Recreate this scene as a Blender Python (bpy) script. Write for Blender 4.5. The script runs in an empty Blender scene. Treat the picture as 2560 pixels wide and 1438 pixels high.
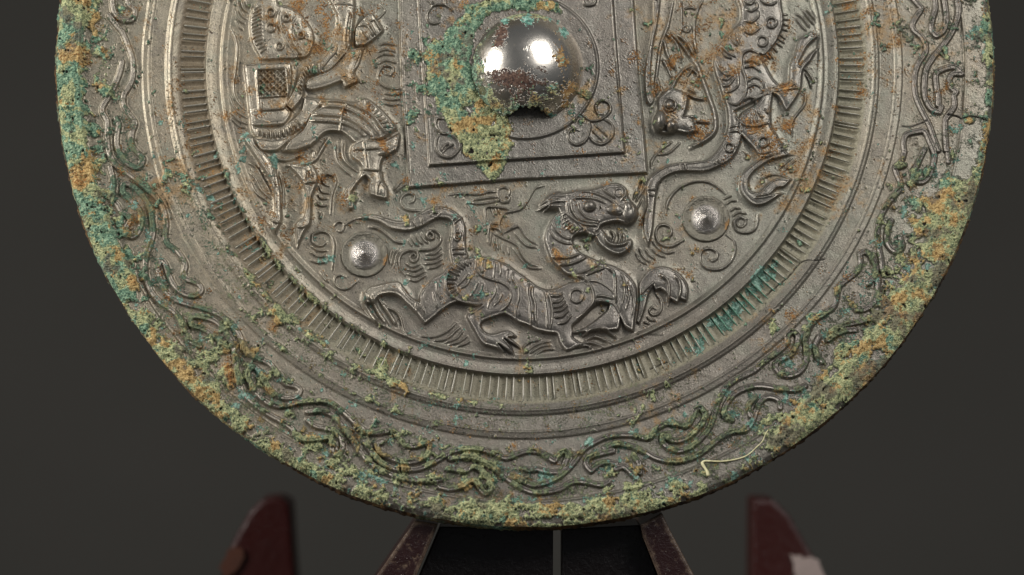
TRACES = """
= tiger_relief
@820 600
B 13 6|350 640 350 560 415 490 500 465 700 430 760 500 830 585 915 635 920 560 960 490 1050 400 1150 345 1180 300 1250 250 1330 215 1450 190 1560 190 1680 215 1800 265 1900 340 2000 410 2080 470 2180 510 2280 500 2380 455 2480 432 2700 425 2900 600 2900 900 2600 930 2440 940 2450 990 2545 1045 2400 1115 2345 1085 2305 1010 2280 950 2180 935 2080 910 1980 860 1900 830 1820 780 1757 752 1660 780 1580 810 1530 840 1530 890 1570 935 1630 955 1700 945 1750 925 1820 925 1880 970 1800 985 1880 1040 1920 1085 1830 1040 1760 1000 1830 1080 1860 1165 1790 1110 1700 1050 1760 1120 1780 1170 1700 1100 1570 1060 1520 1020 1470 930 1420 840 1385 765 1460 720 1545 665 1440 660 1330 640 1250 645 1150 705 1050 790 965 845 880 740 780 640 700 570 600 550 500 580 460 640
@1200 440
% neck
B 13 6|765 395 700 480 655 580 650 660 680 760 715 850 790 930 860 990 930 1010 990 1060 1080 1120 1130 1200 1160 1290 1250 1300 1300 1290 1340 1320 1400 1430 1450 1520 1530 1560 1545 1400 1560 1290 1560 1200 1550 1110 1500 1030 1420 960 1310 905 1240 890 1190 870 1080 820 990 770 930 690 920 640 960 600 1080 570 1000 500 900 420 850 380
% head
B 16 7|770 345 700 345 640 360 680 320 590 350 680 280 600 300 680 230 760 185 860 190 970 165 1100 155 1210 128 1300 98 1390 98 1455 150 1475 235 1545 310 1570 395 1530 470 1480 500 1430 485 1370 470 1290 480 1225 500 1195 530 1200 590 1140 620 1050 590 940 600 880 560 830 480 800 400
R 4 5|1440 250 1500 290 1535 350 1520 410 1480 430
R 3 3|640 260 740 215 860 225
R 3 3|640 330 740 280 850 270
D 8 1490 400 75 85
B 15 9|1130 570 1190 530 1230 570 1280 640 1350 685 1440 675 1505 645 1512 705 1450 775 1370 800 1270 760 1180 680
D 8 1345 360 85 50
D 9 1480 340 45 70
D 14 1095 325 62 55
C 3 3|1385 185 40
R 4 5|1200 130 1270 105 1370 100 1440 140 1455 200 1410 260
R 4 5|1200 130 1270 190 1350 240
R 4 4|970 180 1100 180 1240 230 1350 300 1420 370 1400 400 1330 390 1280 350
R 3.5 4|930 245 1050 240 1150 250 1250 290
R 3.5 4|980 290 990 360 1040 420 1100 450 1190 470
R 3.5 4|910 260 915 350 960 430 1040 470 1180 490
R 3.5 4|865 290 880 390 930 450 1030 500 1170 520
R 3 3|800 390 840 380
R 3 3|805 420 845 400
R 3 3|815 450 860 430
R 3 3|825 490 880 460
R 3 3|840 520 900 480
R 3 3|860 550 925 500
R 3 3|890 570 950 520
R 3 3|920 590 980 530
R 3 3|950 600 1010 540
R 3 3|1000 600 1050 550
R 3 3|560 350 660 320 800 320
R 3 3|590 330 700 270 830 250
R 3 3|600 290 700 220 800 190 910 210
R 3 3|640 240 720 190 800 170
% neck
R 3.5 4|710 460 740 530 800 600 870 640 930 640
R 3.5 4|690 550 730 620 800 670 860 690 920 690
R 4 5|710 820 790 835 900 830 1000 790
R 4 5|780 900 880 900 980 870 1070 820
R 3.5 4|930 1000 1050 970 1150 920 1200 880
R 3.5 4|1060 1005 1150 970 1250 930
% -
R 5 6|1260 920 1330 980 1350 1070 1350 1160 1355 1270
R 3 4|1410 990 1440 1070 1440 1200 1420 1290
R 3 4|1470 1080 1490 1200 1460 1340
R 3 4|1500 1120 1530 1250 1520 1400
R 5 6|930 1010 1030 1030 1100 1110 1130 1200 1130 1280 1060 1370 980 1430
C 3.5 4|965 1215 65
R 3.5 4|1160 1220 1220 1215 1330 1240
R 3.5 4|1150 1270 1220 1265 1310 1290
% jaw
R 3 5|1290 620 1310 660
R 5 8|1310 560 1340 600 1320 670
R 5 8|1380 560 1400 610 1380 690
R 5 8|1430 580 1440 630 1420 690
R 6 9|1240 610 1270 680 1340 710 1430 700 1480 660
@820 600
% -
R 4 5|1250 250 1200 330 1180 420 1190 510 1240 580 1330 630 1440 655 1545 660
R 3.5 4|1480 210 1480 300 1530 370 1620 410 1720 440 1800 490 1830 570 1800 660 1720 730
R 3 3|1550 200 1540 280 1550 350
R 3 3|1670 230 1660 320 1655 400
R 3 3|1710 230 1720 300 1725 370
R 3 3|1800 310 1790 380 1820 440
R 3.5 4|1850 340 1850 420 1900 500 1905 600 1880 700 1880 800
R 3.5 4|2010 440 1990 540 2010 640 2020 750 2030 880
R 3.5 4|2050 470 2040 560 2070 660 2070 780 2090 870
R 3.5 4|2150 530 2170 650 2185 780 2190 900
R 3.5 4|2200 540 2230 650 2240 780 2220 900
R 3 5|1190 360 1290 400
R 3 5|1210 320 1310 370
R 3 5|1240 290 1320 330
R 3 5|1280 260 1350 310
R 3 5|1320 240 1370 290
R 3 5|1360 230 1400 270
R 3 5|1400 210 1430 250
R 3 5|1185 400 1280 410
R 3 5|1185 450 1270 450
R 3 5|1195 500 1270 480
R 3 5|1220 550 1280 510
R 3 5|1260 580 1300 540
R 3 3|1400 350 1350 420 1290 470
R 3 3|1430 380 1390 460 1320 500
R 3 3|1500 440 1470 510 1420 580
R 3 3|1550 450 1530 520 1490 570
R 3 3|1680 490 1660 570 1610 640 1600 690
R 3 3|1740 550 1710 620 1660 670
R 3 3|1050 540 1060 600 1090 690
R 3 3|1085 420 1090 520 1130 610
R 3 3|880 650 890 750
R 3 3|920 640 965 740
R 3.5 5|2220 575 2300 575 2340 550
R 3.5 5|2240 640 2310 630 2350 590
R 3.5 5|2250 690 2320 680 2370 630
R 3.5 5|2260 730 2330 720 2390 670
R 3.5 5|2270 790 2340 780 2400 720
R 3.5 5|2300 850 2370 840 2430 770
% hind_paw
R 8 11|360 560 370 660 430 750 490 840
R 7 9|430 580 470 660 520 750 590 850
R 7 9|540 640 600 720 650 800 680 860
R 4 7|500 590 560 660 680 720 730 800 750 890 790 955
@1200 600
% raised_paw
B 11 5|1560 830 1590 640 1590 460 1640 370 1700 310 1800 280 1900 295 1990 350 2060 440 2075 520 2060 620 1990 600 1970 640 1900 600 1880 660 1870 560 1800 500 1750 520 1730 470 1680 560 1640 700 1590 840
R 5 9|1800 360 1870 420 1890 500 1880 610
R 5 9|1950 370 1990 440 2000 520 1980 610
R 3 4|1600 560 1660 500 1740 430
% -
H 1 3|930 930 920 870 1000 800 1100 700 1200 640 1290 650 1280 700 1200 780 1080 870 990 915
% fore_paw
R 5 9|1030 960 1120 910 1230 900 1320 950 1370 990
R 5 9|1060 1000 1150 970 1240 1000 1320 1040
R 5 8|970 1070 1080 1030 1180 1050 1230 1070
R 5 8|970 1075 1060 1060 1120 1090
@820 440
% tail
B 9 5|270 430 370 405 480 400 600 440 720 465 820 450 900 400 980 350 1080 320 1180 325 1270 370 1340 440 1370 540 1370 660 1380 760 1400 810 1340 860 1250 890 1230 800 1220 700 1245 600 1245 490 1210 445 1130 430 1050 450 960 500 880 535 800 555 700 550 600 520 500 465 400 440 330 432
R 3.5 4|270 430 200 470 160 500
R 3.5 4|925 410 945 490
R 3.5 4|850 460 880 520
R 3.5 4|1240 460 1300 400
R 3.5 4|1265 480 1335 420
R 3.5 4|1230 740 1360 735
R 3.5 4|1240 785 1360 785
C 3 4|1295 600 30
C 3 4|1290 630 26
R 3 3|1020 400 1070 375 1120 390 1080 420 1030 410
= figure_ground_scrolls
@820 440
R 4 4|810 265 850 260 870 220 840 180 780 180 735 220 730 280 770 330 850 350 940 345
R 3.5 4|1210 185 1350 180 1500 185 1600 160 1690 155
R 3.5 4|1430 250 1550 225 1700 210
R 3.5 4|1390 265 1500 280 1620 265 1710 245
R 3.5 4|1700 130 1760 115 1810 140 1810 190 1775 205 1815 220 1800 260 1740 265 1700 210 1700 130
R 3.5 4|2160 95 2080 120 2040 170 1990 260 1930 330 1850 355 1760 380 1710 480 1720 530 1750 590
R 3.5 5|1850 350 1760 325 1600 310 1570 340 1580 430 1610 500 1600 580 1600 660
R 3 3|1630 330 1660 410
R 3 3|1670 325 1690 390
R 3 3|1700 325 1715 370
R 3.5 4|1650 475 1710 480
R 3.5 4|1630 520 1700 530 1750 590
R 3.5 4|1755 570 1830 530 1900 505 1940 560 2000 630 2090 685
R 3.5 4|1860 560 1920 640 1990 700 2080 715
R 3.5 4|1655 575 1740 620 1830 660 1900 710 1940 790 2010 870 2130 915
R 3 3|1600 600 1620 690
R 3 3|1650 600 1650 680 1680 740
R 3 3|1690 620 1690 700 1700 740
R 3 3|1740 670 1740 740 1760 770
R 3 3|1800 710 1800 760 1810 790
R 3.5 4|1850 720 1900 800 1960 870 2020 920 2130 925
R 4 4|90 540 130 560 160 520 150 470 100 460 60 500
R 4 5|410 510 500 530 600 600 680 660 760 670
R 4 5|1020 640 1060 620 1050 580 1010 560 990 600 1000 620
R 4 5|1060 600 1010 630 985 600 1000 560 1060 545 1120 590 1125 650 1080 710 1000 740 890 740
R 3.5 4|800 640 840 700
R 3.5 4|830 600 870 670 910 700
R 3.5 4|880 590 910 650 950 680
R 3.5 4|930 580 960 640 1000 670
R 3.5 4|980 780 1060 780 1130 720
R 3.5 4|970 830 1070 820 1140 770
R 3.5 4|960 880 1060 870 1140 830
R 3.5 4|1000 925 1080 910 1140 870
R 4 5|850 820 880 800 850 780 815 810 830 850 870 860 900 820 890 760 820 745 740 780 710 860 730 940 770 990
R 3.5 4|780 870 840 910 920 880
R 3.5 4|790 930 860 950 950 910
R 3.5 4|790 975 870 1000 970 950
R 3.5 4|810 1030 880 1050 980 990
R 3 3|720 740 680 800 660 910
R 3 3|690 730 650 790 630 900
R 3 3|650 730 620 800 620 880
R 3.5 4|180 1010 120 990 70 1020 70 1080 130 1130 210 1120 300 1040
R 4 5|0 570 40 630 60 720 50 840 45 940
@1200 440
R 4 5|1860 370 1870 280 1920 190 2010 110 2150 60 2280 65 2380 120 2450 180
R 4 5|1830 590 1870 610 1915 580 1900 520 1840 490 1780 510 1755 580 1780 660 1850 700 1930 700 2030 640
R 3.5 4|1720 650 1780 720 1860 770 1940 755
R 3.5 4|1710 720 1770 780 1850 810
R 3.5 4|1650 730 1690 790 1750 830
R 3.5 4|1590 730 1630 810 1700 860
R 3.5 4|1560 780 1590 840 1660 880
R 4 5|2465 590 2530 650 2545 750 2500 860 2410 930 2300 935 2220 890 2200 800 2235 740 2310 730 2365 770 2365 830 2315 850 2285 815
R 3 3|1560 110 1610 50 1650 0
R 3 3|1540 220 1590 150 1640 60
R 3 3|1550 260 1610 180 1650 100
@1200 600
R 3.5 4|1750 530 1800 600 1815 680 1780 740 1720 750 1690 710 1720 670 1755 690
R 3.5 4|1670 770 1700 800 1750 805
R 3.5 4|1640 820 1690 840
R 3.5 4|430 1080 500 1020 600 1000
R 3.5 4|440 1140 560 1050 700 1010
R 3.5 4|490 1140 600 1070 710 1050
R 3.5 4|550 1150 640 1100 740 1090
@820 600
R 3.5 4|900 960 1050 970 1180 920 1280 830
R 3.5 4|1040 1010 1180 990 1320 870
R 3.5 4|1170 1025 1280 990 1350 910
R 3.5 4|1200 1050 1310 1020 1390 960
R 3.5 4|1290 1065 1370 1040 1420 1010
@1540 270
R 4 5|1310 1110 1240 1090 1180 1140 1200 1220 1280 1250 1370 1230 1410 1150 1415 1060
C 3 4|1250 1145 45
R 3.5 4|1170 1080 1230 1045 1300 1060
R 3.5 4|1150 1030 1190 1000 1240 1010
R 3.5 4|1110 960 1150 930 1200 930
R 3.5 4|1080 910 1150 880
R 3.5 4|170 920 210 810 250 690
R 3.5 4|200 940 250 830 270 720
R 3.5 4|210 1010 260 920
R 3.5 4|350 600 360 530 430 440 560 340
R 3.5 4|410 470 530 450 640 350
R 3 3|1620 620 1700 550 1760 500
R 3 3|1680 630 1750 560 1800 520
@540 0
R 3.5 4|215 0 225 80 265 160 310 195
R 3.5 4|250 0 270 80 320 130
R 3.5 4|300 0 310 50 335 80
R 3.5 4|190 100 215 180 285 240
R 3.5 4|200 210 230 270 265 300
R 4 5|150 290 190 380 212 480 205 620 190 740 175 850 185 950 230 1040 290 1100
R 3.5 4|135 960 170 1060 230 1130 310 1180
R 3.5 4|160 1130 220 1200 310 1240
R 3.5 4|160 1190 230 1260 295 1280
R 3.5 4|1640 450 1700 435 1780 450
R 3.5 4|1620 520 1700 495 1790 515
R 3.5 4|1600 580 1680 545 1780 555
R 3.5 4|1620 640 1700 605 1800 630
R 4 5|1700 740 1750 750 1775 700 1740 660 1680 665 1630 720 1620 800 1670 860 1750 890 1830 885
R 3.5 4|1680 930 1750 945 1830 940
R 3.5 4|1670 980 1750 1000 1830 990
R 3.5 4|1680 1030 1750 1050 1830 1040
@540 270
R 4 5|1200 340 1190 450 1230 570 1350 680
R 4 5|1270 330 1260 450 1300 550 1410 640
R 4 5|1130 780 1080 760 1060 710 1100 665 1170 680 1200 740 1170 830 1150 920 1145 1060
R 3.5 4|1030 770 1060 840 1130 855
R 3.5 4|1020 870 1060 910 1110 905
R 3.5 4|1010 950 1050 980 1110 970
R 3.5 4|1040 1110 1060 1050
R 4 5|1080 1350 1030 1380 970 1340 970 1270 1040 1240 1110 1250 1170 1320 1190 1438
R 3.5 4|310 540 400 600 460 700 550 860
R 3.5 4|330 640 400 720 460 830 550 910
R 3.5 4|350 740 400 850 520 940
R 3.5 4|1800 840 1850 790 1900 760
R 3.5 4|1780 820 1830 760 1860 730
@200 600
R 3.5 4|2320 10 2360 50 2420 60 2460 20
R 3.5 4|2310 60 2380 110 2460 110
R 3.5 4|2300 120 2380 170 2460 160
R 3.5 4|2300 200 2370 230 2460 220
R 3.5 4|2400 320 2430 380 2480 420
= horned_beast_relief
@540 0
% spotted_shell
B 8 6|440 0 390 70 350 160 340 260 350 370 380 470 420 540 465 605 620 600 840 590 920 565 960 490 975 420 960 310 900 220 820 130 720 75 620 50 600 -60
R 4 4|650 90 620 180 640 290 700 410 770 520 840 600
R 4 4|800 180 760 260 755 360 790 460 870 580
C 3.5 5|550 140 38
C 3.5 5|550 290 40
C 3.5 5|640 475 34
C 3.5 5|705 195 32
C 3.5 5|850 365 32
R 3 4|375 110 450 70
R 3 4|365 145 455 100
R 3 4|360 180 455 140
R 3 4|358 215 455 175
R 3 4|357 250 455 210
R 3 4|357 285 455 250
R 3 4|360 320 455 285
R 3 4|365 355 455 320
R 3 4|372 390 460 355
R 3 4|385 425 465 395
R 3 4|400 460 475 430
R 3 4|420 500 490 465
R 3 4|440 540 505 495
% -
B 12 9|1130 0 1190 110 1220 220 1195 370 1150 480 1090 585 1030 640 970 640 900 670 850 720 820 810 780 910 700 1060 760 1110 860 990 880 880 900 800 960 765 1040 750 1150 705 1260 590 1330 500 1370 300 1380 0
R 3 5|900 680 930 770
R 3 5|870 710 905 790
R 3 5|850 740 890 820
R 3 5|840 780 885 850
R 3 5|825 815 875 890
R 3 5|815 855 865 920
R 3 5|800 890 850 950
R 3 5|930 660 955 760
R 3.5 5|980 640 985 755
R 3.5 5|1045 630 1030 745
R 3.5 4|1060 700 1120 620 1190 540 1215 480
R 3.5 4|1330 130 1300 300 1290 420 1320 500
R 3.5 4|1375 120 1350 300 1345 480
B 6 4|1180 60 1370 75 1370 0 1220 0
% fan
B 12 6|1400 290 1490 180 1560 150 1670 300 1650 340 1500 460 1400 470 1385 400
R 4 5|1480 210 1530 240 1600 370
R 4 5|1430 270 1510 280 1580 380
R 4 5|1460 330 1520 400
R 4 5|1570 180 1650 320
R 3.5 4|1640 40 1690 110 1620 190 1520 240
% boot
B 11 7|970 910 1100 880 1250 825 1290 880 1415 820 1380 770 1370 730 1470 490 1330 510 1260 600 1150 710 1000 770 910 810 900 900
R 3.5 5|1470 490 1420 640 1375 730 1420 800 1450 830
R 3.5 5|1270 830 1290 880 1415 820 1370 770
% lattice_square
B 10 4|285 655 500 640 720 632 748 660 752 850 700 1060 750 1130 700 1230 660 1255 370 1268 345 1200 310 900
R 4 5|405 720 550 710 700 705 715 830 725 940 700 1050 660 1100 440 1110 425 950 410 820 405 720
X 3 5|415 715 690 700 720 965 430 985
% fringe
B 9 7|340 1235 400 1275 600 1290 720 1240 850 1120 880 980 960 990 1080 1020 950 1160 900 1240 720 1375 560 1412 400 1370
R 3 6|420 1300 430 1370
R 3 6|460 1300 470 1390
R 3 6|500 1305 510 1400
R 3 6|545 1310 555 1405
R 3 6|590 1310 600 1400
R 3 6|630 1300 645 1395
R 3 6|670 1290 690 1380
R 3 6|710 1275 735 1355
R 3 6|740 1250 775 1330
R 3 6|770 1220 810 1290
R 3 6|800 1190 850 1260
% neck
B 12 8|950 1160 1060 1080 960 990 1060 1000 1250 1015 1400 1040 1500 1000 1640 1100 1760 1230 1800 1290 1700 1370 1640 1400 1480 1420 1390 1438 1320 1380 1240 1330 1100 1335 960 1450 800 1510 670 1510 760 1400 880 1300
R 5 7|1080 1022 1250 1030 1400 1080 1560 1170 1700 1350
R 5 7|1060 1080 1240 1090 1400 1150 1560 1270 1640 1390
R 5 7|950 1160 1240 1180 1420 1260 1550 1370
R 5 7|940 1220 1240 1245 1370 1290 1480 1370
R 3.5 5|1310 1050 1260 1160 1240 1330
R 3 4|1440 990 1450 1030
R 3 4|1490 1010 1500 1060
R 3 4|1540 1050 1520 1090
R 3 4|1580 1080 1560 1120
R 3 4|1620 1120 1580 1150
R 3 4|1660 1160 1600 1190
R 3 4|1690 1200 1620 1220
R 3 4|1720 1230 1640 1250
R 3 4|1740 1270 1660 1290
R 3 4|1770 1310 1690 1330
@540 270
% head
B 13 7|1390 360 1480 330 1600 340 1660 360 1760 310 1835 262 1830 330 1800 430 1670 510 1640 630 1660 750 1710 820 1712 920 1640 910 1550 880 1530 830 1540 740 1490 690 1430 740 1370 820 1350 880 1390 930 1370 1010 1330 1020 1290 940 1270 880 1330 780 1440 690 1460 630 1440 570 1360 500 1350 430
R 3.5 5|1480 340 1490 460 1515 630
R 3.5 5|1370 430 1500 430 1640 420
R 3.5 5|1450 625 1560 640 1640 640
R 3.5 5|1610 890 1620 780 1660 740 1700 820 1705 920
R 3.5 5|1650 640 1660 740
D 8 1680 470 60 30
% leg
B 14 8|260 300 370 300 400 390 520 500 580 620 600 760 640 870 645 1000 650 1130 590 1260 550 1150 590 1050 590 950 570 800 520 690 430 540 330 390
R 4 5|590 600 610 740 635 870 640 1100
R 5 6|300 330 430 530 540 700 600 860
R 3.5 4|630 640 670 800 680 1000
% leg
B 14 8|700 570 850 600 960 580 1015 700 1010 760 960 880 950 1000 940 1160 880 1250 815 1395 800 1180 880 1100 910 960 900 860 870 760 790 650
R 4 5|880 770 1000 755
R 4 5|890 630 900 720
R 4 5|930 590 960 700
R 4 5|800 1190 850 1210 930 1180
R 4 5|550 1130 600 1160 650 1150
% -
B 9 7|380 310 440 420 520 440 620 430 700 360 800 270 700 300 560 325 450 310
R 6 7|600 480 640 520 730 520 860 470
R 6 8|700 580 850 575 980 530 1040 450 1120 310
R 6 8|670 430 800 430 960 370
D 6 975 470 25 50
= dragon_relief
@1540 0
B 10 7|1200 -60 1235 50 1250 110 1240 220 1160 320 1060 420 1000 530 975 640 990 740 1030 850 1070 980 1110 1100 1120 1250 1100 1350 1050 1460 960 1570 900 1610 760 1630 620 1640 500 1670 400 1730 330 1800 300 1880 310 1980 310 2080 280 2180 280 2330 325 2460 360 2300 380 2080 400 1930 430 1830 500 1770 600 1730 720 1720 880 1720 1030 1670 1150 1590 1220 1480 1250 1370 1250 1250 1180 1120 1540 940 1640 870 1560 790 1490 660 1430 550 1480 560 1580 450 1640 330 1665 230 1650 100 1600 -60
% leg
B 10 7|1480 950 1545 930 1550 870 1640 870 1710 850 1730 800 1740 650 1780 560 1830 400 1890 370 1960 330 2015 375 1960 420 1900 480 1820 640 1835 670 1930 560 2020 480 1940 610 1860 720 1830 920 1700 1120 1680 1090 1620 980 1560 945 1540 1100 1545 1260 1600 1360 1700 1530 1770 1545 1650 1580 1520 1620 1400 1700 1330 1780 1320 1860 1350 1920 1430 1930 1500 1860 1600 1795 1750 1795 1680 1870 1600 1890 1520 1960 1400 1980 1520 1960 1670 1930 1500 2040 1400 2060 1310 2010 1240 1910 1240 1800 1290 1710 1430 1590 1380 1500 1270 1380 1190 1300 1250 1150 1400 1050
% -
R 4 5|1430 550 1340 520 1270 550 1250 620 1260 700 1290 800 1300 900 1270 1000 1200 1060 1110 1030
C 3.5 5|1550 245 50
C 3.5 5|1460 430 48
C 3.5 5|1470 1435 48
C 3.5 5|1330 10 48
R 3.5 4|1300 110 1350 130 1410 90 1400 40
R 3.5 4|1280 215 1350 240 1420 180 1415 120
R 3.5 4|1255 270 1300 340 1360 350 1440 290
R 3.5 4|1440 0 1480 50 1560 60 1600 30
R 3.5 4|1170 330 1210 400 1230 460
R 3.5 4|1130 370 1170 440 1210 470
R 3.5 4|1050 470 1110 540 1190 580
R 3.5 4|1030 490 1080 570 1150 600
R 3.5 4|1000 620 1030 710 1110 770 1160 750
R 3.5 4|1050 800 1110 810 1160 770
R 3.5 4|1060 870 1120 870 1180 800
R 3.5 4|1070 930 1140 930 1220 860 1200 690
R 3.5 4|1290 640 1350 620 1430 660
R 3.5 4|1290 690 1360 680 1440 730
R 3.5 4|1310 830 1380 790 1450 820 1480 890
R 3.5 4|1310 890 1380 860 1440 890 1460 940
R 4 5|1280 1020 1320 990 1390 1000 1400 1060
R 4 5|1180 1120 1200 1190 1280 1260 1400 1275 1520 1240
R 3.5 4|1320 1190 1340 1250
R 3.5 4|1370 1110 1410 1230
R 3.5 4|1420 1130 1460 1190
R 3.5 4|1480 1100 1520 1150
R 3.5 4|1130 1280 1230 1270
R 3.5 4|1130 1330 1230 1320
R 3 4|1660 150 1710 150
R 3 4|1660 195 1720 200
R 3 4|1655 240 1720 260
R 3 4|1650 290 1710 310
R 3 4|1640 350 1690 390
R 3 4|1620 390 1680 430
R 3 4|1600 430 1660 470
R 3 4|1570 480 1610 520
R 3 4|1530 530 1570 590
R 3 4|1500 550 1540 590
% whisker_band
B 8 5|380 180 340 450 300 650 290 850 310 1010 340 1060 380 1000 345 850 345 650 370 450 410 250 440 0 380 0
R 5 7|570 0 520 250 450 450 420 650 400 800 390 900
R 4 5|530 260 490 330
R 4 5|650 0 655 200 650 330
R 4 5|870 0 820 90 790 200 780 320 790 450 810 560
R 3.5 4|740 250 745 290 720 320 680 310 670 270 710 250
R 3.5 4|690 90 750 80 800 100
% head
B 14 10|430 1000 550 900 700 960 710 1050 670 1180 760 1200 800 1330 700 1345 620 1330 500 1350 400 1320 380 1220 420 1120
D 22 440 1230 62 100
D 22 555 1285 62 62
D 10 535 1070 42 42
C 4 5|535 1070 60
R 9 11|760 590 800 640 840 740 900 900 960 1070 990 1180 985 1310 900 1400 750 1475
R 6 8|550 900 590 820 660 720 750 660
R 5 8|500 330 600 440 640 550 650 620
R 5 8|560 340 680 480 750 590
R 5 8|620 350 720 450 780 560
R 5 8|480 400 520 560 600 700
R 5 8|470 600 520 700 560 790
R 5 6|400 760 430 880 400 960
R 5 8|700 940 780 980 880 1000
R 5 8|720 890 790 930
R 5 6|700 1180 800 1170
R 5 6|800 1220 930 1230
R 5 7|780 1390 830 1430 850 1400
R 5 6|760 1330 820 1310
R 4 6|720 760 760 700 810 740 820 800
% -
B 5 6|1540 940 1560 870 1700 900 1780 830 1830 900
R 4 5|1800 190 1850 260 1900 310
R 4 5|1800 140 1870 190 1930 270
R 4 5|1860 100 1920 180 1970 240
R 4 5|1900 90 1960 160 1980 190
R 4 5|1880 690 1930 740 1980 820
R 4 5|1890 740 1930 810 1950 880
R 4 5|1760 1360 1750 1260 1780 1180 1880 1050 1890 940
@1540 270
% -
R 3.5 4|980 550 1020 590
R 3.5 4|1010 530 1050 570
R 3.5 4|640 560 660 640
R 3.5 4|690 560 700 640
R 3.5 4|320 820 390 830
R 3.5 4|320 870 385 890
C 3.5 5|1130 410 42
R 3.5 5|1410 460 1470 470 1540 450
R 3.5 5|1440 490 1500 500 1560 480
R 3 4|1620 380 1670 360
R 3 4|1630 410 1690 390
R 3 4|1640 440 1700 420
R 3 4|1450 710 1560 670 1650 680 1750 715
= inscribed_square_border
@1000 140
P 7 5|215 -20 180 -560 165 -810 2095 -850 2125 -560 2165 0 2190 300 2243 985 1200 1050 290 1113 275 800
@1000 140
P 8 5|-8 -560 -15 -1000 2310 -1030 2330 -560 2375 140 2440 800 2472 1178 1200 1240 88 1325 50 760 20 300
= petal_ornament
@1000 140
R 4 5|470 800 410 790 360 720 370 650 430 640
R 4 5|400 795 365 860 365 950 420 1020 510 1030 580 970 600 920 560 840 480 800 400 795
R 3 4|415 960 450 910 500 890
R 3 4|430 980 480 930 540 900
R 4 5|2030 600 1970 590 1955 520 2010 465 2080 490 2100 560 2060 620 1990 660 1900 665 1815 600
R 4 5|1880 660 1895 740 1870 840 1820 890 1750 905 1690 860 1680 790 1730 745 1790 760
R 4 5|2040 650 2110 700 2125 790 2090 860 2020 900 1940 880 1890 820
R 3 4|1930 770 1970 810 2020 860
R 3 4|1950 710 2010 760 2070 820
R 4 5|260 -560 320 -480 275 -400 285 -330 340 -300 400 -320
R 4 5|320 -480 390 -490 470 -480 530 -430
R 4 5|450 -560 460 -490
R 4 5|1830 -560 1840 -500 1880 -480 1940 -500 1955 -560
R 3 4|330 -540 350 -500
= cloud_scroll
@120 0
K 6 7|640 -60 650 90 700 170 790 210 850 190 870 110 800 40 790 -60
K 6 7|610 160 680 250 750 340 800 460 840 580 850 680 840 800 790 900 755 960 760 1060 810 1140 870 1230 840 1330 840 1450 890 1520 950 1580 930 1650 870 1675 790 1630 730 1550 690 1460 690 1350 710 1260 680 1180
K 6 7|740 620 720 720 670 850 600 980 540 1100 590 1220 590 1350 610 1530 680 1650 790 1730 900 1810 1020 1910 1110 2010 1160 2120 1180 2240 1170 2370 1200 2440 1290 2510 1370 2640 1360 2730 1390 2790 1470 2820 1520 2860 1530 2910 1470 2955 1370 2940 1280 2880 1220 2780 1190 2690 1160 2620 1115 2600
@120 300
K 6 7|620 480 650 600 650 700 630 790 690 850 730 920 800 960 820 1010 780 1080 770 1130 820 1170 880 1150 930 1060 940 950 880 860 810 790 750 720 750 650 800 640 880 690 960 780 1020 880 1040 1000 1050 1120 1030 1230 990 1340 970 1470 990 1620 1040 1730 1120 1820 1220 1890 1300 1960 1340 2040 1360 2120 1420 2210 1520 2260
@200 600
K 6 7|800 210 780 290 810 420 860 520 960 600 1100 650 1250 690 1380 740 1500 830 1580 930 1630 1040 1680 1130 1780 1190 1880 1230 1950 1300 2010 1380 2060 1440 2150 1460 2200 1500 2180 1550 2100 1580 2000 1570 1920 1520 1860 1430 1800 1320 1740 1270 1690 1300 1680 1370 1720 1470 1800 1570 1900 1640 2020 1660 2160 1630 2320 1610 2470 1620 2620 1710 2740 1820 2860 1920 2970 1930 3100 1910 3180 1960 3250 2050 3350 2060 3450 2030
K 6 7|1120 760 1220 770 1340 810 1430 890 1500 1000 1540 1120 1560 1250 1580 1390 1630 1530 1740 1640 1880 1740 2020 1820 2120 1890 2170 1960 2240 2000 2370 1990 2490 1980 2520 2040 2520 2130 2580 2150 2620 2080 2610 1990 2550 1910 2440 1880 2350 1860 2270 1800
K 6 7|1120 760 1100 810 1130 860 1210 880 1310 940 1390 1000 1410 1080
@480 860
K 6 7|1150 680 1280 670 1400 710 1500 800 1570 900 1640 1020 1720 1130 1850 1240 2000 1310 2180 1360 2400 1370 2490 1350
K 6 7|1900 980 1840 1010 1880 1080 1980 1140 2120 1180 2250 1170 2350 1110 2370 1040
K 6 7|1750 1020 1830 1120 1900 1190 2050 1250 2250 1250 2400 1190 2556 1100 2700 1050 2850 1050 3000 1085 3130 1140 3250 1100 3370 1070 3500 1090 3580 1150 3620 1170 3670 1100 3720 1070 3750 1110 3730 1180 3680 1270 3560 1280 3450 1250 3350 1260 3290 1235
@900 980
K 6 7|900 670 1050 650 1200 680 1330 750 1450 850 1580 940 1720 1000 1850 1000 2000 970 2120 900 2250 900 2400 930 2480 900
K 6 7|880 770 960 780 1050 790 1130 750 1220 790 1290 880 1310 970 1250 1020 1200 970 1160 900 1100 890 1030 940 900 970 800 950
K 6 7|1500 830 1600 880 1720 930 1850 910 1980 850 2070 780 2150 690 2230 580 2350 500 2500 440 2700 430 2830 460 2900 450 2960 370 3050 320 3150 320 3260 340 3320 260 3350 180 3400 160 3440 210 3430 290 3360 380 3280 450 3180 490 3080 470 3020 440 3020 500 3080 560 3180 590 3300 550 3400 470 3490 360 3540 210 3580 90 3650 -40 3750 -120 3850 -170 3950 -220
@1400 920
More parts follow.
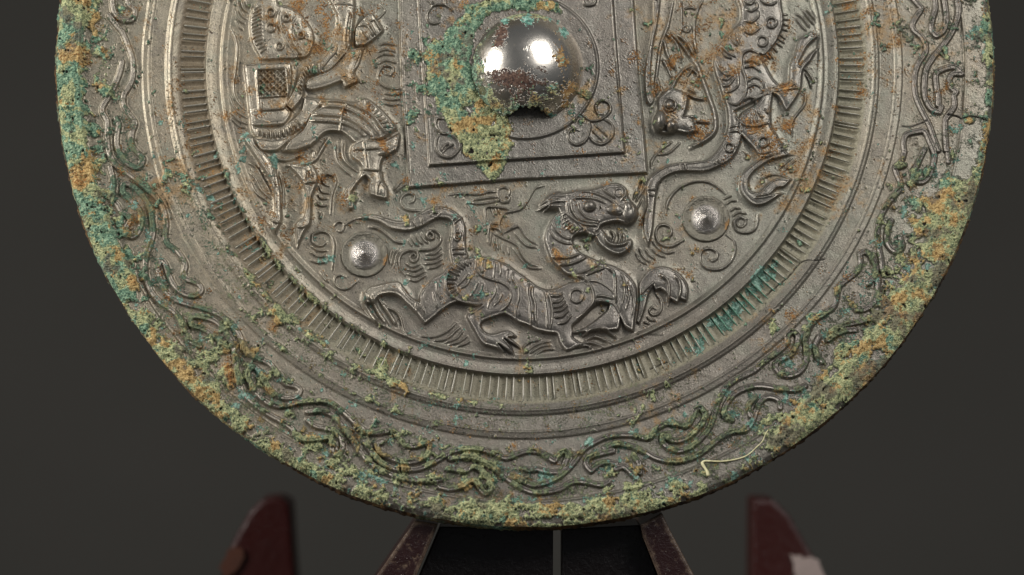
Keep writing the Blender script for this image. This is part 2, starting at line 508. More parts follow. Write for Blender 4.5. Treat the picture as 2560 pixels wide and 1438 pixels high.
K 6 7|1950 20 2060 -80 2160 -150 2260 -240 2270 -310 2310 -360 2360 -340 2375 -280 2350 -200 2300 -130 2200 -80 2150 -30 2180 40 2270 80 2380 50 2450 -40 2460 -160 2450 -280 2480 -380 2540 -470 2640 -540 2730 -610 2760 -700 2780 -800 2850 -870 2960 -960 3000 -1060 2990 -1130 3050 -1160 3110 -1110 3150 -1020 3150 -930 3080 -840
K 6 7|530 830 400 860 290 900 260 970 310 1030 380 970 470 940 560 960
K 6 7|440 800 560 760 700 780 850 840 960 900 1100 930 1250 920 1400 860 1500 780 1600 700 1720 640 1850 620 1920 540 1960 430 2000 340 2080 290 2180 320 2200 400
K 6 7|1720 520 1650 480 1640 420 1680 330 1760 250 1870 200 2000 180 2200 210 2350 220 2450 180
K 6 7|730 870 790 960 800 1050
K 6 7|560 1010 640 990 720 1060 780 1110
K 6 7|1900 480 1880 380 1950 300
@1860 700
K 6 7|750 570 710 660 730 760 780 820
K 6 7|870 520 950 470 1100 430 1250 400
K 6 7|840 600 900 560 1000 510 1110 500
K 6 7|1080 250 1130 300 1220 290 1300 220 1330 100 1340 0
@1900 380
K 6 7|1440 0 1410 100 1350 160 1370 240 1400 310 1390 380 1330 450 1270 530 1220 620 1180 730 1170 860 1190 980 1210 1080 1220 1180
K 6 7|1440 135 1350 160
K 6 7|1310 690 1270 800 1270 900 1310 970 1370 1000 1420 950 1400 850
K 6 7|1640 -20 1600 60 1570 130 1530 200 1550 290 1620 300 1680 250 1720 150 1740 30 1690 -100 1640 -200 1560 -200 1460 -170 1430 -90 1440 0
K 5 6|1870 -20 1880 100
@1900 0
K 6 7|1500 -40 1570 40 1610 90 1560 170 1520 250 1540 310 1600 360 1650 440 1650 530 1590 620 1550 720 1540 850 1550 950 1590 1060 1650 1180 1700 1280 1740 1400 1780 1500
K 6 7|1740 -40 1750 90 1720 200 1710 300 1760 360 1830 310 1860 200 1850 80 1830 -40
K 6 7|1960 -40 1980 120 1950 250 1890 370 1800 490 1720 590 1660 700 1640 850 1650 980 1710 1090 1790 1120 1810 1070
K 6 7|2010 740 1930 740 1890 800 1910 880 1960 920 1935 960 1940 1060 1890 1140 1850 1200 1850 1350 1860 1500
K 6 7|1990 700 1930 670 1840 690 1760 740 1760 860 1780 960 1780 1050
= cracks
@1900 0
G 1.3 -5|1420 1260 1500 1265 1580 1240 1665 1210
G 1.6 -7|1870 1150 1960 1160 2030 1190 2100 1170 2180 1180 2260 1210
@1900 380
G 1.3 -5|60 1430 180 1330 300 1230 400 1110 480 1080 560 1090 640 1070
@1200 600
G 1.0 -4|1680 950 1750 950 1830 956
G 1.2 -5|1700 1285 1780 1250 1870 1215
"""
import bpy, math
import numpy as np
rng = np.random.default_rng(7)
sc = bpy.context.scene

# ------------------------------------------------------------------ camera, world, lamps, exposure
DCAM = 16.0                       # camera distance; 1 unit = 1000 photograph pixels at the mirror
cd = bpy.data.cameras.new('camera'); cam = bpy.data.objects.new('camera', cd)
sc.collection.objects.link(cam); sc.camera = cam
cam.location = (0, -DCAM, 0); cam.rotation_euler = (math.radians(90), 0, 0)
cd.sensor_width = 36; cd.lens = 36*DCAM/2.56; cd.clip_start = 1; cd.clip_end = 80
cd.dof.use_dof = True; cd.dof.focus_distance = DCAM-0.08; cd.dof.aperture_fstop = 1.3
w = bpy.data.worlds.new('World'); sc.world = w; w.use_nodes = True
bg = w.node_tree.nodes['Background']; bg.inputs[0].default_value = (0.75, 0.8, 0.85, 1); bg.inputs[1].default_value = 0.17
def area(name, loc, target, sx, sy, power, col):
    l = bpy.data.lights.new(name, 'AREA'); l.shape = 'RECTANGLE'; l.size = sx; l.size_y = sy
    l.energy = power; l.color = col
    o = bpy.data.objects.new(name, l); sc.collection.objects.link(o); o.location = loc
    from mathutils import Vector
    o.rotation_euler = (Vector(target)-Vector(loc)).to_track_quat('-Z', 'Y').to_euler()
    return o
area('softbox_right', (3.3, -5.2, 5.0), (0, 0, 0.3), 3.4, 5.0, 500, (1.0, 0.98, 0.95))
area('softbox_left', (-6.0, -2.0, 2.3), (0, 0, 0.2), 2.6, 3.2, 470, (1.0, 0.975, 0.93))
sc.view_settings.view_transform = 'Standard'; sc.view_settings.look = 'None'
sc.view_settings.exposure = 0.0; sc.view_settings.gamma = 1.0

# ------------------------------------------------------------------ small helpers
def link(o, parent=None):
    sc.collection.objects.link(o)
    if parent is not None: o.parent = parent
    return o
def tag(o, label, cat, group=None, kind=None):
    o['label'] = label
    if cat: o['category'] = cat
    if group: o['group'] = group
    if kind: o['kind'] = kind
def mesh_from(name, co, faces, smooth=True):
    me = bpy.data.meshes.new(name); me.from_pydata([tuple(map(float, c)) for c in co], [], faces)
    me.polygons.foreach_set('use_smooth', np.full(len(me.polygons), smooth)); me.update()
    return me
def grid_mesh(name, co, quads):
    me = bpy.data.meshes.new(name); n = len(quads)
    me.vertices.add(len(co)); me.vertices.foreach_set('co', co.astype(np.float32).ravel())
    me.loops.add(n*4); me.loops.foreach_set('vertex_index', quads.astype(np.int32).ravel())
    me.polygons.add(n); me.polygons.foreach_set('loop_start', np.arange(0, n*4, 4, dtype=np.int32))
    me.polygons.foreach_set('use_smooth', np.ones(n, bool)); me.update(calc_edges=True)
    return me
def set_attr(me, name, data):
    a = me.attributes.new(name, 'FLOAT_COLOR', 'POINT'); a.data.foreach_set('color', data.astype(np.float32).ravel())

# photograph pixel <-> mirror plane.  The mirror leans back by TILT; its centre projects to (1305.5, 163).
TILT = math.radians(12); CT, ST = math.cos(TILT), math.sin(TILT)
CX, CZ = 0.0255, 0.556
def to_px(X, Y):
    wx = CX+X; wy = Y*ST; wz = CZ+Y*CT; s = DCAM/(DCAM+wy)
    return 1280+1000*wx*s, 719-1000*wz*s
def to_local(px, py):
    a = (719-py)/1000.0      # wz = a*(D+Y ST)/D ; wz = CZ+Y CT
    Y = (a-CZ)/(CT-a*ST/DCAM); s = (DCAM+Y*ST)/DCAM
    return (px-1280)/1000.0*s-CX, Y

# ------------------------------------------------------------------ raster of the traced relief (1 cell = 1 photograph pixel)
X0, Y0, W, H = 90, -140, 2440, 1500
def catmull(P, closed=False, step=4.0):
    P = np.asarray(P, float); n = len(P)
    if n < 3 and not closed: return P
    if closed: Q = np.vstack([P[-1], P, P[0], P[1]])
    else: Q = np.vstack([2*P[0]-P[1], P, 2*P[-1]-P[-2]])
    out = []
    for i in range(1, len(Q)-2):
        a, b, c, d = Q[i-1], Q[i], Q[i+1], Q[i+2]
        L = np.hypot(*(c-b)); k = max(1, int(L/step)); t = np.linspace(0, 1, k, endpoint=False)[:, None]
        # corner keeping: damp tangents at sharp turns
        m1 = (c-a)/2; m2 = (d-b)/2
        def damp(u, v, m):
            lu, lv = np.hypot(*u), np.hypot(*v)
            if lu < 1e-6 or lv < 1e-6: return m*0
            cs = float(np.dot(u, v)/(lu*lv))
            mm = m*min(1.0, max(0.0, (cs+0.15)/0.75)); lm = np.hypot(*mm)
            return mm if lm <= 1.2*L else mm*(1.2*L/lm)
        m1 = damp(b-a, c-b, m1); m2 = damp(c-b, d-c, m2)
        out.append((2*t**3-3*t**2+1)*b+(t**3-2*t**2+t)*m1+(-2*t**3+3*t**2)*c+(t**3-t**2)*m2)
    if not closed: out.append(Q[-2:-1])
    return np.vstack(out)
def smooth(t): t = np.clip(t, 0, 1); return t*t*(3-2*t)
def window(x0, x1, y0, y1):
    a, b = max(0, int(x0)-X0), min(W, int(x1)+2-X0); c, d = max(0, int(y0)-Y0), min(H, int(y1)+2-Y0)
    return a, b, c, d
def dist_line(P, rad):
    """distance to a polyline in a window, and parameter along it"""
    a, b, c, d = window(P[:, 0].min()-rad-2, P[:, 0].max()+rad+2, P[:, 1].min()-rad-2, P[:, 1].max()+rad+2)
    if b <= a or d <= c: return None
    D = np.full((d-c, b-a), 1e3, np.float32); T = np.zeros_like(D)
    n = len(P)-1
    for i in range(n):
        p, q = P[i], P[i+1]
        e, f, g, h = window(min(p[0], q[0])-rad-1, max(p[0], q[0])+rad+1, min(p[1], q[1])-rad-1, max(p[1], q[1])+rad+1)
        if f <= e or h <= g: continue
        xx = np.arange(e, f)[None, :]+X0-p[0]; yy = np.arange(g, h)[:, None]+Y0-p[1]
        v = q-p; L2 = max(1e-6, v@v); t = np.clip((xx*v[0]+yy*v[1])/L2, 0, 1)
        dd = np.hypot(xx-t*v[0], yy-t*v[1]).astype(np.float32)
        sD = D[g-c:h-c, e-a:f-a]; sT = T[g-c:h-c, e-a:f-a]; m = dd < sD
        sD[m] = dd[m]; sT[m] = ((i+t)/n)[m]
    return a, b, c, d, D, T
def fill_poly(P):
    a, b, c, d = window(P[:, 0].min()-30, P[:, 0].max()+30, P[:, 1].min()-30, P[:, 1].max()+30)
    M = np.zeros((d-c, b-a), bool); xs = np.arange(a, b)+X0
    Q = np.roll(P, -1, 0)
    for r in range(c, d):
        y = r+Y0+0.01; k = (P[:, 1] > y) != (Q[:, 1] > y)
        if not k.any(): continue
        xi = np.sort(P[k, 0]+(y-P[k, 1])*(Q[k, 0]-P[k, 0])/(Q[k, 1]-P[k, 1]))
        M[r-c] = (np.searchsorted(xi, xs) % 2) == 1
    return a, b, c, d, M
def blur(A, r):
    for ax in (0, 1):
        for _ in range(2):
            k = 2*r+1; pad = [(0, 0), (0, 0)]; pad[ax] = (r+1, r)
            S = np.cumsum(np.pad(A, pad, mode='edge'), axis=ax)
            A = (S[k:]-S[:-k])/k if ax == 0 else (S[:, k:]-S[:, :-k])/k
    return A
def fbm(beta=1.6, lo=4, hi=400, seed=0, shape=None):
    """band-limited random field, zero mean unit deviation (lo, hi: feature size in cells)"""
    h, w_ = shape or (H, W); r = np.random.default_rng(seed)
    F = np.fft.rfft2(r.standard_normal((h, w_)).astype(np.float32))
    fy = np.fft.fftfreq(h)[:, None]; fx = np.fft.rfftfreq(w_)[None, :]; f = np.hypot(fx, fy)+1e-9
    F *= f**(-beta)*(f < 1.0/lo)*(f > 1.0/hi)
    A = np.fft.irfft2(F, s=(h, w_)).astype(np.float32)
    return A/A.std()

SPLIT = {'figure_ground_scrolls': 'field_scroll', 'petal_ornament': 'petal_motif', 'cloud_scroll': 'cloud_scroll'}
reg = [('field', None)]; uf = [0]            # id -> (name, parent id)
def new_id(name, parent=None): reg.append((name, parent)); uf.append(len(reg)-1); return len(reg)-1
def root_of(i):
    while uf[i] != i: i = uf[i]
    return i
Hz = np.zeros((H, W), np.float32)         # relief height, px
lab = np.zeros((H, W), np.int16)
cord = np.zeros((H, W), np.float32)
RH = 1.35
def maxin(A, a, b, c, d, V): np.maximum(A[c:d, a:b], V, out=A[c:d, a:b])
crackH = np.zeros((H, W), np.float32)
for block in TRACES.strip().split('\n= '):
    lines = block.strip().lstrip('= ').split('\n'); name = lines[0].strip()
    Hb = np.zeros((H, W), np.float32); Hr = np.zeros((H, W), np.float32); ox = oy = 0
    split = name in SPLIT; pid = None if (split or name == 'cracks') else new_id(name); cur = pid; lastwin = None
    Mnd = np.zeros((H, W), np.float32)
    def claim(a, b, c, d, mask):
        global lab
        if name == 'cracks': return
        L = lab[c:d, a:b]
        if split:
            i = new_id(SPLIT[name])
            for j in np.unique(L[mask]):
                if j and reg[j][0] == SPLIT[name]:
                    rj = root_of(int(j)); ri = root_of(i)
                    if rj != ri: uf[max(ri, rj)] = min(ri, rj)
            L[mask & ((L == 0) | (L >= i))] = i
        else: L[mask] = cur
    for ln in lines[1:]:
        if ln[0] == '%':
            cur = pid if ln[1:].strip() == '-' else new_id(ln[1:].strip(), pid); continue
        if ln[0] == '@':
            ox, oy = map(float, ln[1:].split()); continue
        if ln[0] in 'CD':
            v = list(map(float, ln[1:].replace('|', ' ').split()))
            if ln[0] == 'C':
                r, h, cx, cy, R = v; an = np.linspace(0, 2*math.pi, 25)
                P = np.stack([cx+R*np.cos(an), cy+R*np.sin(an)], 1)/3.994+(ox, oy)
                a, b, c, d, D, T = dist_line(P, r)
                maxin(Hr, a, b, c, d, RH*h*0.5*(1+np.cos(math.pi*np.clip(D/r, 0, 1)))); claim(a, b, c, d, D < r*0.8)
            else:
                h, cx, cy, rx, ry = v; cx = cx/3.994+ox; cy = cy/3.994+oy; rx /= 3.994; ry /= 3.994
                a, b, c, d = window(cx-rx-2, cx+rx+2, cy-ry-2, cy+ry+2)
                q = ((np.arange(a, b)[None, :]+X0-cx)/rx)**2+((np.arange(c, d)[:, None]+Y0-cy)/ry)**2
                maxin(Hr, a, b, c, d, h*np.sqrt(np.clip(1-q, 0, 1))); claim(a, b, c, d, q < 1)
            continue
        head, pts = ln.split('|'); code = head[0]; prm = list(map(float, head[1:].split()))
        P = np.array(list(map(float, pts.split()))).reshape(-1, 2)/3.994+(ox, oy)
        if code in 'RKG':
            r, h = prm; P = catmull(P); rr = r*1.02 if code == 'R' else r
            res = dist_line(P, rr+1)
            if res is None: continue
            a, b, c, d, D, T = res
            if code == 'R':
                tp = 0.35+0.65*smooth(np.minimum(T, 1-T)/0.12)
                maxin(Hr, a, b, c, d, (RH if h < 7 else 1)*h*0.5*(1+np.cos(math.pi*np.clip(D/rr, 0, 1)))*tp); claim(a, b, c, d, D < rr*0.85)
            elif code == 'K':
                maxin(Hr, a, b, c, d, h*smooth((r+2.4-D)/3.4)-1.2*smooth(1-D/(r*0.62))); maxin(cord, a, b, c, d, smooth((r+2.5-D)/3)); claim(a, b, c, d, D < r+1.5)
            else:
                np.minimum(crackH[c:d, a:b], h*smooth(1-D/(r+0.8)), out=crackH[c:d, a:b])
        elif code in 'BPH':
            h, e = prm; P = catmull(P, closed=True) if code != 'P' else np.vstack([P, P[:1]])
            a, b, c, d, M = fill_poly(P)
            aa, bb, cc, dd_, D, T = dist_line(np.vstack([P, P[:1]]), e+3)
            Df = np.full(M.shape, 1e3, np.float32)
            # both windows enclose the polygon: paste the overlap
            x0 = max(a, aa); x1 = min(b, bb); y0 = max(c, cc); y1 = min(d, dd_)
            Df[y0-c:y1-c, x0-a:x1-a] = D[y0-cc:y1-cc, x0-aa:x1-aa]
            s = np.where(M, Df, -Df)
            if code == 'H':
                Hb[c:d, a:b] *= 1-smooth(s/4+0.5); Mnd[c:d, a:b] *= 1-0.8*smooth(s/8+0.5)
            else:
                V = h*smooth((s+e*0.5)/e)
                if code == 'B':
                    mb = blur(M.astype(np.float32), 9); V = 0.52*V*(0.85+0.3*mb)+0
                    maxin(Mnd, a, b, c, d, 0.62*h*mb)
                    maxin(Hr, a, b, c, d, 3.4*smooth(1-np.abs(s-2.6)/2.8)); claim(a, b, c, d, s > -0.5)
                else:
                    maxin(Hr, a, b, c, d, 4.2*smooth(1-np.abs(s-2.8)/2.6)); claim(a, b, c, d, np.abs(s) < 6.5)
                if code == 'P': Hb[c:d, a:b] += V
                else: maxin(Hb, a, b, c, d, V)
        elif code == 'X':
            r, h = prm; a, b, c, d, M = fill_poly(P)
            xx = np.arange(a, b)[None, :]+X0; yy = np.arange(c, d)[:, None]+Y0
            u = (xx-P[0, 0])*0.62+(yy-P[0, 1])*0.72; v = (xx-P[0, 0])*0.66-(yy-P[0, 1])*0.68
            lat = np.maximum(smooth(1-np.abs((u+5) % 10.6-5.3)/2.4), smooth(1-np.abs((v+5) % 10.6-5.3)/2.4))
            Hb[c:d, a:b] -= M*6; maxin(Hr, a, b, c, d, M*(lat*6))
            P2 = np.vstack([P, P[:1]]); a, b, c, d, D, T = dist_line(P2, 4)
            maxin(Hr, a, b, c, d, 7*smooth(1-D/4))
    t = Hb+Hr+Mnd
    Hz += t
print('relief traced', Hz.max())

gx = np.arange(W)[None, :]+X0; gy = np.arange(H)[:, None]+Y0
LX, LY = to_local(gx.astype(np.float32), gy.astype(np.float32))
LX = LX*1000; LY = LY*1000; RR = np.hypot(LX, LY); TH = np.degrees(np.arctan2(-LY, LX))   # 0 = right, 90 = bottom, 180 = left

# ------------------------------------------------------------------ patina masks
n_big = fbm(1.8, 30, 500, 1); n_mid = fbm(1.5, 6, 90, 2); n_fin = fbm(0.9, 2.2, 16, 3); n_b2 = fbm(1.7, 10, 200, 4)
def blob(x, y, rx, ry, s=1.0, ang=0):
    ca, sa = math.cos(math.radians(ang)), math.sin(math.radians(ang))
    u = ((gx-x)*ca+(gy-y)*sa)/rx; v = (-(gx-x)*sa+(gy-y)*ca)/ry
    return s*np.exp(-(u*u+v*v)).astype(np.float32)
def sector(a0, a1, soft=6):
    return smooth((TH-a0)/soft+0.5)*smooth((a1-TH)/soft+0.5)
TH = np.where(TH < -90, TH+360, TH)
# crust potential: positive = covered
pot = np.full((H, W), -2.2, np.float32); bare_b = [(600, 1010, 40, 26, 2.4, 30), (660, 1060, 50, 22, 2.6, 32), (1130, 1240, 26, 40, 2.6, 0), (1060, 1285, 30, 10, 2.6, 0), (1240, 1240, 60, 14, 1.8, 0), (1420, 1300, 50, 8, 3.2, 0), (1330, 1303, 40, 8, 3.0, 0), (1800, 1190, 50, 30, 2.6, -20), (1870, 1130, 50, 20, 1.6, -30), (2150, 940, 26, 16, 2.6, -40), (2110, 1000, 30, 14, 2.4, -45), (2260, 790, 16, 14, 2.4, 0), (2340, 470, 14, 30, 2.6, -20), (2320, 660, 16, 20, 2.6, 0), (2180, 900, 20, 12, 2.4, -40), (300, 720, 18, 26, 2.4, 0), (420, 840, 30, 16, 2.4, 40), (232, 130, 10, 20, 2, 0), (255, 170, 12, 24, 2.6, 0)]
def put(V): np.maximum(pot, V, out=pot)
rimd = (RR-1107)/60.0
put(sector(148, 262)*(2.6*smooth((RR-1040)/40)+2.6*smooth((RR-1096)/14))-2.2)   # left
put(-2.2+sector(120, 152)*(2.6*smooth((RR-1085)/30)+1.6*smooth((RR-1120)/20)))             # lower left
put(-2.2+sector(103, 122)*(1.9*smooth((RR-1095)/30)+1.0*smooth((RR-1130)/20)))
put(-2.2+sector(68, 104)*(3.1*smooth((RR-1108)/14)+0.6*smooth((RR-1120)/20)))              # bottom
put(-2.2+sector(55, 70)*(1.6*smooth((RR-1100)/20)+1.2*smooth((RR-1120)/30)))
put(-2.2+sector(14, 57)*(3.35*smooth((RR-1060-10*n_b2)/30)+1.3*smooth((RR-1090)/30)))                # lower right
put(-2.2+sector(-20, 16)*(3.2*smooth((RR-1152)/12)))                                        # right edge, thin
put(-2.2+sector(-20, 16)*(1.0*smooth((RR-1115)/20)))
for b_ in [(2330, 560, 80, 135, 4.2, 15), (2250, 700, 70, 90, 3.2, 20), (2210, 830, 60, 60, 2.8, 0), (2080, 960, 60, 40, 2.6, -40), (1560, 1180, 90, 28, 3.4, -5),
           (1600, 1215, 150, 25, 3, -5), (460, 920, 60, 45, 3.4, 20), (560, 930, 55, 30, 3.2, 0), (330, 700, 40, 70, 3, -20), (420, 870, 30, 40, 1.6, 0),
           (2420, 310, 22, 30, 3, 0), (2375, 390, 14, 30, 2.2, 0), (2290, 440, 16, 12, 3, 0), (980, 1200, 160, 22, 3.0, 16), (250, 130, 30, 60, 2.8, 0), (270, 220, 24, 40, 2.4, 20), (265, 330, 25, 60, 2.2, 0),
           (740, 1090, 60, 20, 2.4, 30), (1010, 1160, 60, 25, 2.3, 10)]:
    put(-2.2+blob(*b_))
# cords of the lower left are furred with crust
put(-2.2+sector(92, 136, 8)*(cord*2.85)); put(-2.2+sector(136, 178, 14)*(cord*1.7)*smooth((RR-1030)/40)); put(-2.2+sector(40, 92)*(cord*1.6)); put(-2.2+sector(12, 40)*(cord*1.9))
put(-2.2+sector(92, 140, 10)*1.6*smooth((RR-960)/30))
# line of crust in the outer edge of the comb and along the two fillets, lower left
g1 = np.exp(-((RR-868)/11)**2)
put(-2.2+sector(93, 158, 8)*g1*2.35); put(-2.2+sector(100, 150, 10)*np.exp(-((RR-935)/8)**2)*1.9); put(-2.2+sector(110, 160, 10)*np.exp(-((RR-790)/9)**2)*1.9)
put(-2.2+sector(118, 160, 10)*np.exp(-((RR-890)/14)**2)*1.5)
# the big patch beside the knob, spilling below it
patch = np.zeros((H, W), np.float32)
a, b, c, d, M = fill_poly(catmull(np.array([[1105, 95], [1160, 40], [1190, 10], [1260, -5], [1340, 0], [1400, 15], [1405, 40], [1330, 30], [1250, 30], [1205, 60], [1180, 120], [1178, 190], [1215, 250], [1262, 285], [1275, 305],
      [1282, 340], [1272, 395], [1255, 430], [1225, 450], [1205, 430], [1180, 400], [1160, 390], [1140, 345], [1110, 300], [1085, 250], [1070, 200], [1062, 150], [1060, 115]], float), True))
patch[c:d, a:b] = M; patchb = blur(patch, 6)
put(-2.2+4.6*patchb)
put(-2.2+blob(1040, 200, 40, 110, 1.6)); put(-2.2+blob(1095, 300, 30, 50, 1.6))
crust_n = pot-0.15+0.95*n_mid+0.55*n_big+0.28*n_fin
for b_ in bare_b: crust_n -= blob(*b_)*(1+0.3*n_fin)
crust = smooth(crust_n*1.1+0.5)
crust *= (Hz > -90)
# teal film
tp = np.full((H, W), -2.6, np.float32)
def putt(V): np.maximum(tp, V, out=tp)
for b_ in [(1820, 790, 75, 30, 3.7, -40), (1900, 700, 75, 26, 3.5, -45), (1760, 850, 60, 24, 2.6, -30), (1560, 1090, 80, 14, 2.2, -20), (1700, 1040, 50, 14, 2.0, -20), (1360, 1140, 80, 14, 2.6, 10),
           (1190, 1145, 50, 10, 2.6, 5), (1120, 1015, 160, 9, 2.9, 6), (2260, 520, 16, 60, 2.4, 20), (2340, 420, 14, 40, 3.4, 0), (2380, 405, 60, 10, 2.9, 0), (1012, 605, 9, 12, 3.2, 0), (1015, 710, 12, 14, 3, 20),
           (1310, 665, 16, 12, 3.4, 20), (1170, 510, 30, 12, 1.8, 10), (1030, 540, 50, 16, 1.9, 10), (2430, 100, 26, 60, 2.0, 0), (2400, 320, 20, 28, 2.8, 0), (2460, 80, 14, 120, 2.6, 0), (600, 960, 40, 25, 2.4, 0), (750, 1000, 40, 20, 2.2, 0),
           (620, 880, 40, 40, 1.8, 30), (2050, 820, 40, 60, 2.0, 20), (2150, 870, 40, 40, 1.8, 0), (1450, 1110, 40, 20, 1.8, 0), (1650, 1190, 60, 10, 1.5, 0), (190, 200, 40, 200, 1.7, 0), (170, 330, 25, 120, 2.2, -8), (1260, 60, 30, 20, 2.2, 0), (1060, 200, 12, 60, 2.2, 0), (1430, 290, 30, 30, 1.8, 0)]:
    putt(-2.6+blob(*b_))
putt(-2.6+1.25*smooth((RR-940)/40)*sector(20, 165, 12)); putt(-2.6+0.75*sector(95, 170, 20))
teal = smooth((tp+0.8*n_mid[::-1, ::-1]+0.35*n_b2+0.4*n_fin[:, ::-1])*1.5+0.5)
# soil: orange grains, thick at the upper left and around the dragon
sp = np.full((H, W), -2.9, np.float32)
def puts(V): np.maximum(sp, V, out=sp)
for b_ in [(800, 120, 330, 260, 1.75, 0), (1800, 120, 330, 260, 1.6, 0), (2120, 60, 60, 140, 1.9, 0), (640, 480, 300, 260, 1.35, 0), (1940, 300, 260, 200, 1.7, 0), (2180, 120, 110, 220, 1.6, 0), (1000, 420, 200, 130, 1.5, 0), (700, 260, 200, 200, 1.6, 0), (440, 260, 60, 260, 1.4, 0), (430, 480, 120, 120, 1.7, 30),
           (1390, 640, 20, 30, 3.0, -20), (1380, 640, 40, 50, 1.8, 0), (1075, 500, 22, 18, 3.2, 0), (1990, 470, 140, 60, 1.6, -50), (1950, 225, 60, 22, 3.0, -10), (1890, 320, 80, 50, 2.6, 0), (1750, 320, 60, 40, 2.5, 0), (1760, 210, 40, 30, 2.2, 0), (830, 265, 60, 20, 2.4, 0), (1000, 100, 80, 80, 1.7, 0), (1130, 30, 60, 60, 1.9, 0),
           (310, 470, 50, 60, 1.8, 20), (340, 540, 30, 60, 2.4, 20), (640, 800, 50, 20, 1.8, 30), (200, 140, 45, 30, 3.0, 0), (205, 440, 30, 35, 3.6, 0), (800, 440, 60, 40, 1.8, 0), (860, 500, 50, 40, 2.2, 0), (960, 380, 60, 60, 1.9, 0),
           (1500, 400, 160, 120, 1.3, 0), (1230, 370, 60, 60, 1.6, 0), (2100, 480, 60, 60, 1.8, 0), (575, 930, 14, 50, 3.4, -10), (2280, 620, 14, 50, 2.4, 10)]:
    puts(-2.9+blob(*b_))
puts(-2.9+0.62)
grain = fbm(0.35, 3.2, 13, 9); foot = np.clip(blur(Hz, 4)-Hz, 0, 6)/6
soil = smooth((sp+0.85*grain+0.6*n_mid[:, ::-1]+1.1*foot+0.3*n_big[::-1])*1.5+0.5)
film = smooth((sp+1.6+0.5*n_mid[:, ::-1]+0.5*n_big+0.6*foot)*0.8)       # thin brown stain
print('masks', crust.mean(), teal.mean(), soil.mean())

# crust thickness
cr_n = fbm(1.3, 3, 60, 11); cr_f = fbm(0.6, 2.2, 7, 12)
cs = blur(smooth((crust-0.25)/0.6), 1)
Hc = cs*(4.2+1.25*cr_n+0.75*cr_f)+cs*np.clip(crust_n, 0, 3)*1.5
Hc += smooth((soil-0.45)/0.4)*(1.3+0.6*n_fin)*(1-crust*0.6)+smooth((teal-0.4)/0.5)*0.6*(1-crust)
Hs = 1.22*Hz*(1-0.10*crust)+Hc+crackH*1.0+0.07*fbm(0.6, 2.5, 20, 13)+0.22*fbm(1.6, 20, 160, 14)
# chips and pits in the crust
pit = smooth((fbm(1.2, 8, 60, 15)-2.1)*3); Hs -= pit*crust*6
dark = np.clip(pit*crust+0.8*smooth(-crackH/4), 0, 1)

# crests rubbed bright, with specular glints painted in as lighter colour
wear_glint = smooth((Hz-blur(Hz, 3)-0.35)/1.3)*smooth((n_mid[::-1]+1.6)*0.7)*(1-0.6*smooth(blur(cord, 2)*3))
# fine green speckle around the crust: dots of copper salts in the cloud band
speck = np.clip(0.95*smooth((RR-945)/50)*sector(22, 172, 16)*(0.30+0.75*blur(cord, 2)), 0, 1)+0.45*smooth((RR-945)/60)*sector(-60, 200)
speck = np.maximum(speck, smooth((pot+1.9)*0.8)*0.8)*smooth((n_mid+0.4*n_big+1.1)*0.8)
speck = np.maximum(speck, 0.55*sector(60, 165, 20)*np.exp(-((RR-900)/60)**2))
# where the crust is ochre, and where it is blue-green rather than yellow-green
oc = np.full((H, W), -1.5, np.float32)
for b_ in [(200, 140, 42, 34, 3.2, 0), (205, 440, 32, 36, 3.8, 0), (230, 40, 30, 60, 2.2, 0), (175, 250, 30, 30, 1.0, 0), (230, 300, 20, 20, 1.5, 0), (275, 120, 20, 40, 2.2, 0), (300, 660, 50, 40, 1.8, 0), (340, 710, 30, 40, 2.0, 0), (400, 860, 40, 30, 1.8, 0), (470, 950, 40, 40, 2.0, 0), (480, 985, 40, 30, 2.4, 0),
           (575, 930, 16, 55, 4.0, -10), (340, 540, 30, 70, 2.6, 20), (770, 1075, 35, 14, 3.6, 30), (960, 1135, 40, 16, 3.4, 30), (1000, 1170, 50, 10, 3.2, 10), (1090, 1165, 10, 20, 3.4, 0), (900, 1120, 12, 20, 2.6, 0), (940, 1210, 80, 18, 1.8, 15), (1050, 1240, 40, 14, 2.0, 10), (1280, 1190, 16, 14, 3, 0),
           (1570, 1165, 60, 14, 3.0, 10), (1600, 1180, 30, 30, 2.6, 0), (1980, 1010, 40, 20, 2.2, -35), (2050, 930, 40, 22, 2.8, -35), (2140, 880, 60, 18, 2.8, -40), (2230, 760, 50, 30, 2.6, -50), (2280, 650, 30, 50, 2.2, 0), (2330, 500, 36, 50, 2.9, -40), (2350, 590, 30, 60, 1.8, 0), (2290, 560, 30, 30, 2.0, 0),
           (2440, 500, 8, 90, 3.0, 12), (2470, 380, 8, 90, 3.0, 4), (2400, 640, 14, 70, 2.6, 25), (2300, 800, 20, 60, 2.6, 35), (2180, 960, 20, 80, 2.4, 48), (2485, 150, 6, 200, 3.0, 0), (2425, 305, 14, 12, 3, 0), (1150, 400, 40, 30, 1.6, 0), (1200, 250, 30, 50, 1.6, 0), (1100, 180, 20, 40, 1.7, 0), (1215, 310, 30, 12, 3.0, 10)]:
    np.maximum(oc, -1.5+blob(*b_), out=oc)
np.maximum(oc, -1.5+0.9*sector(10, 60, 20), out=oc); np.maximum(oc, -1.5+0.75*sector(60, 150, 20), out=oc)
ochre = smooth((oc+0.55*n_mid[:, ::-1]+0.5*n_b2[::-1]+0.3*n_fin)*0.9+0.5)
vd = np.full((H, W), -1.2, np.float32)
np.maximum(vd, -1.2+1.5*sector(145, 260, 14), out=vd); np.maximum(vd, -1.2+1.3*sector(-60, 14, 8), out=vd)
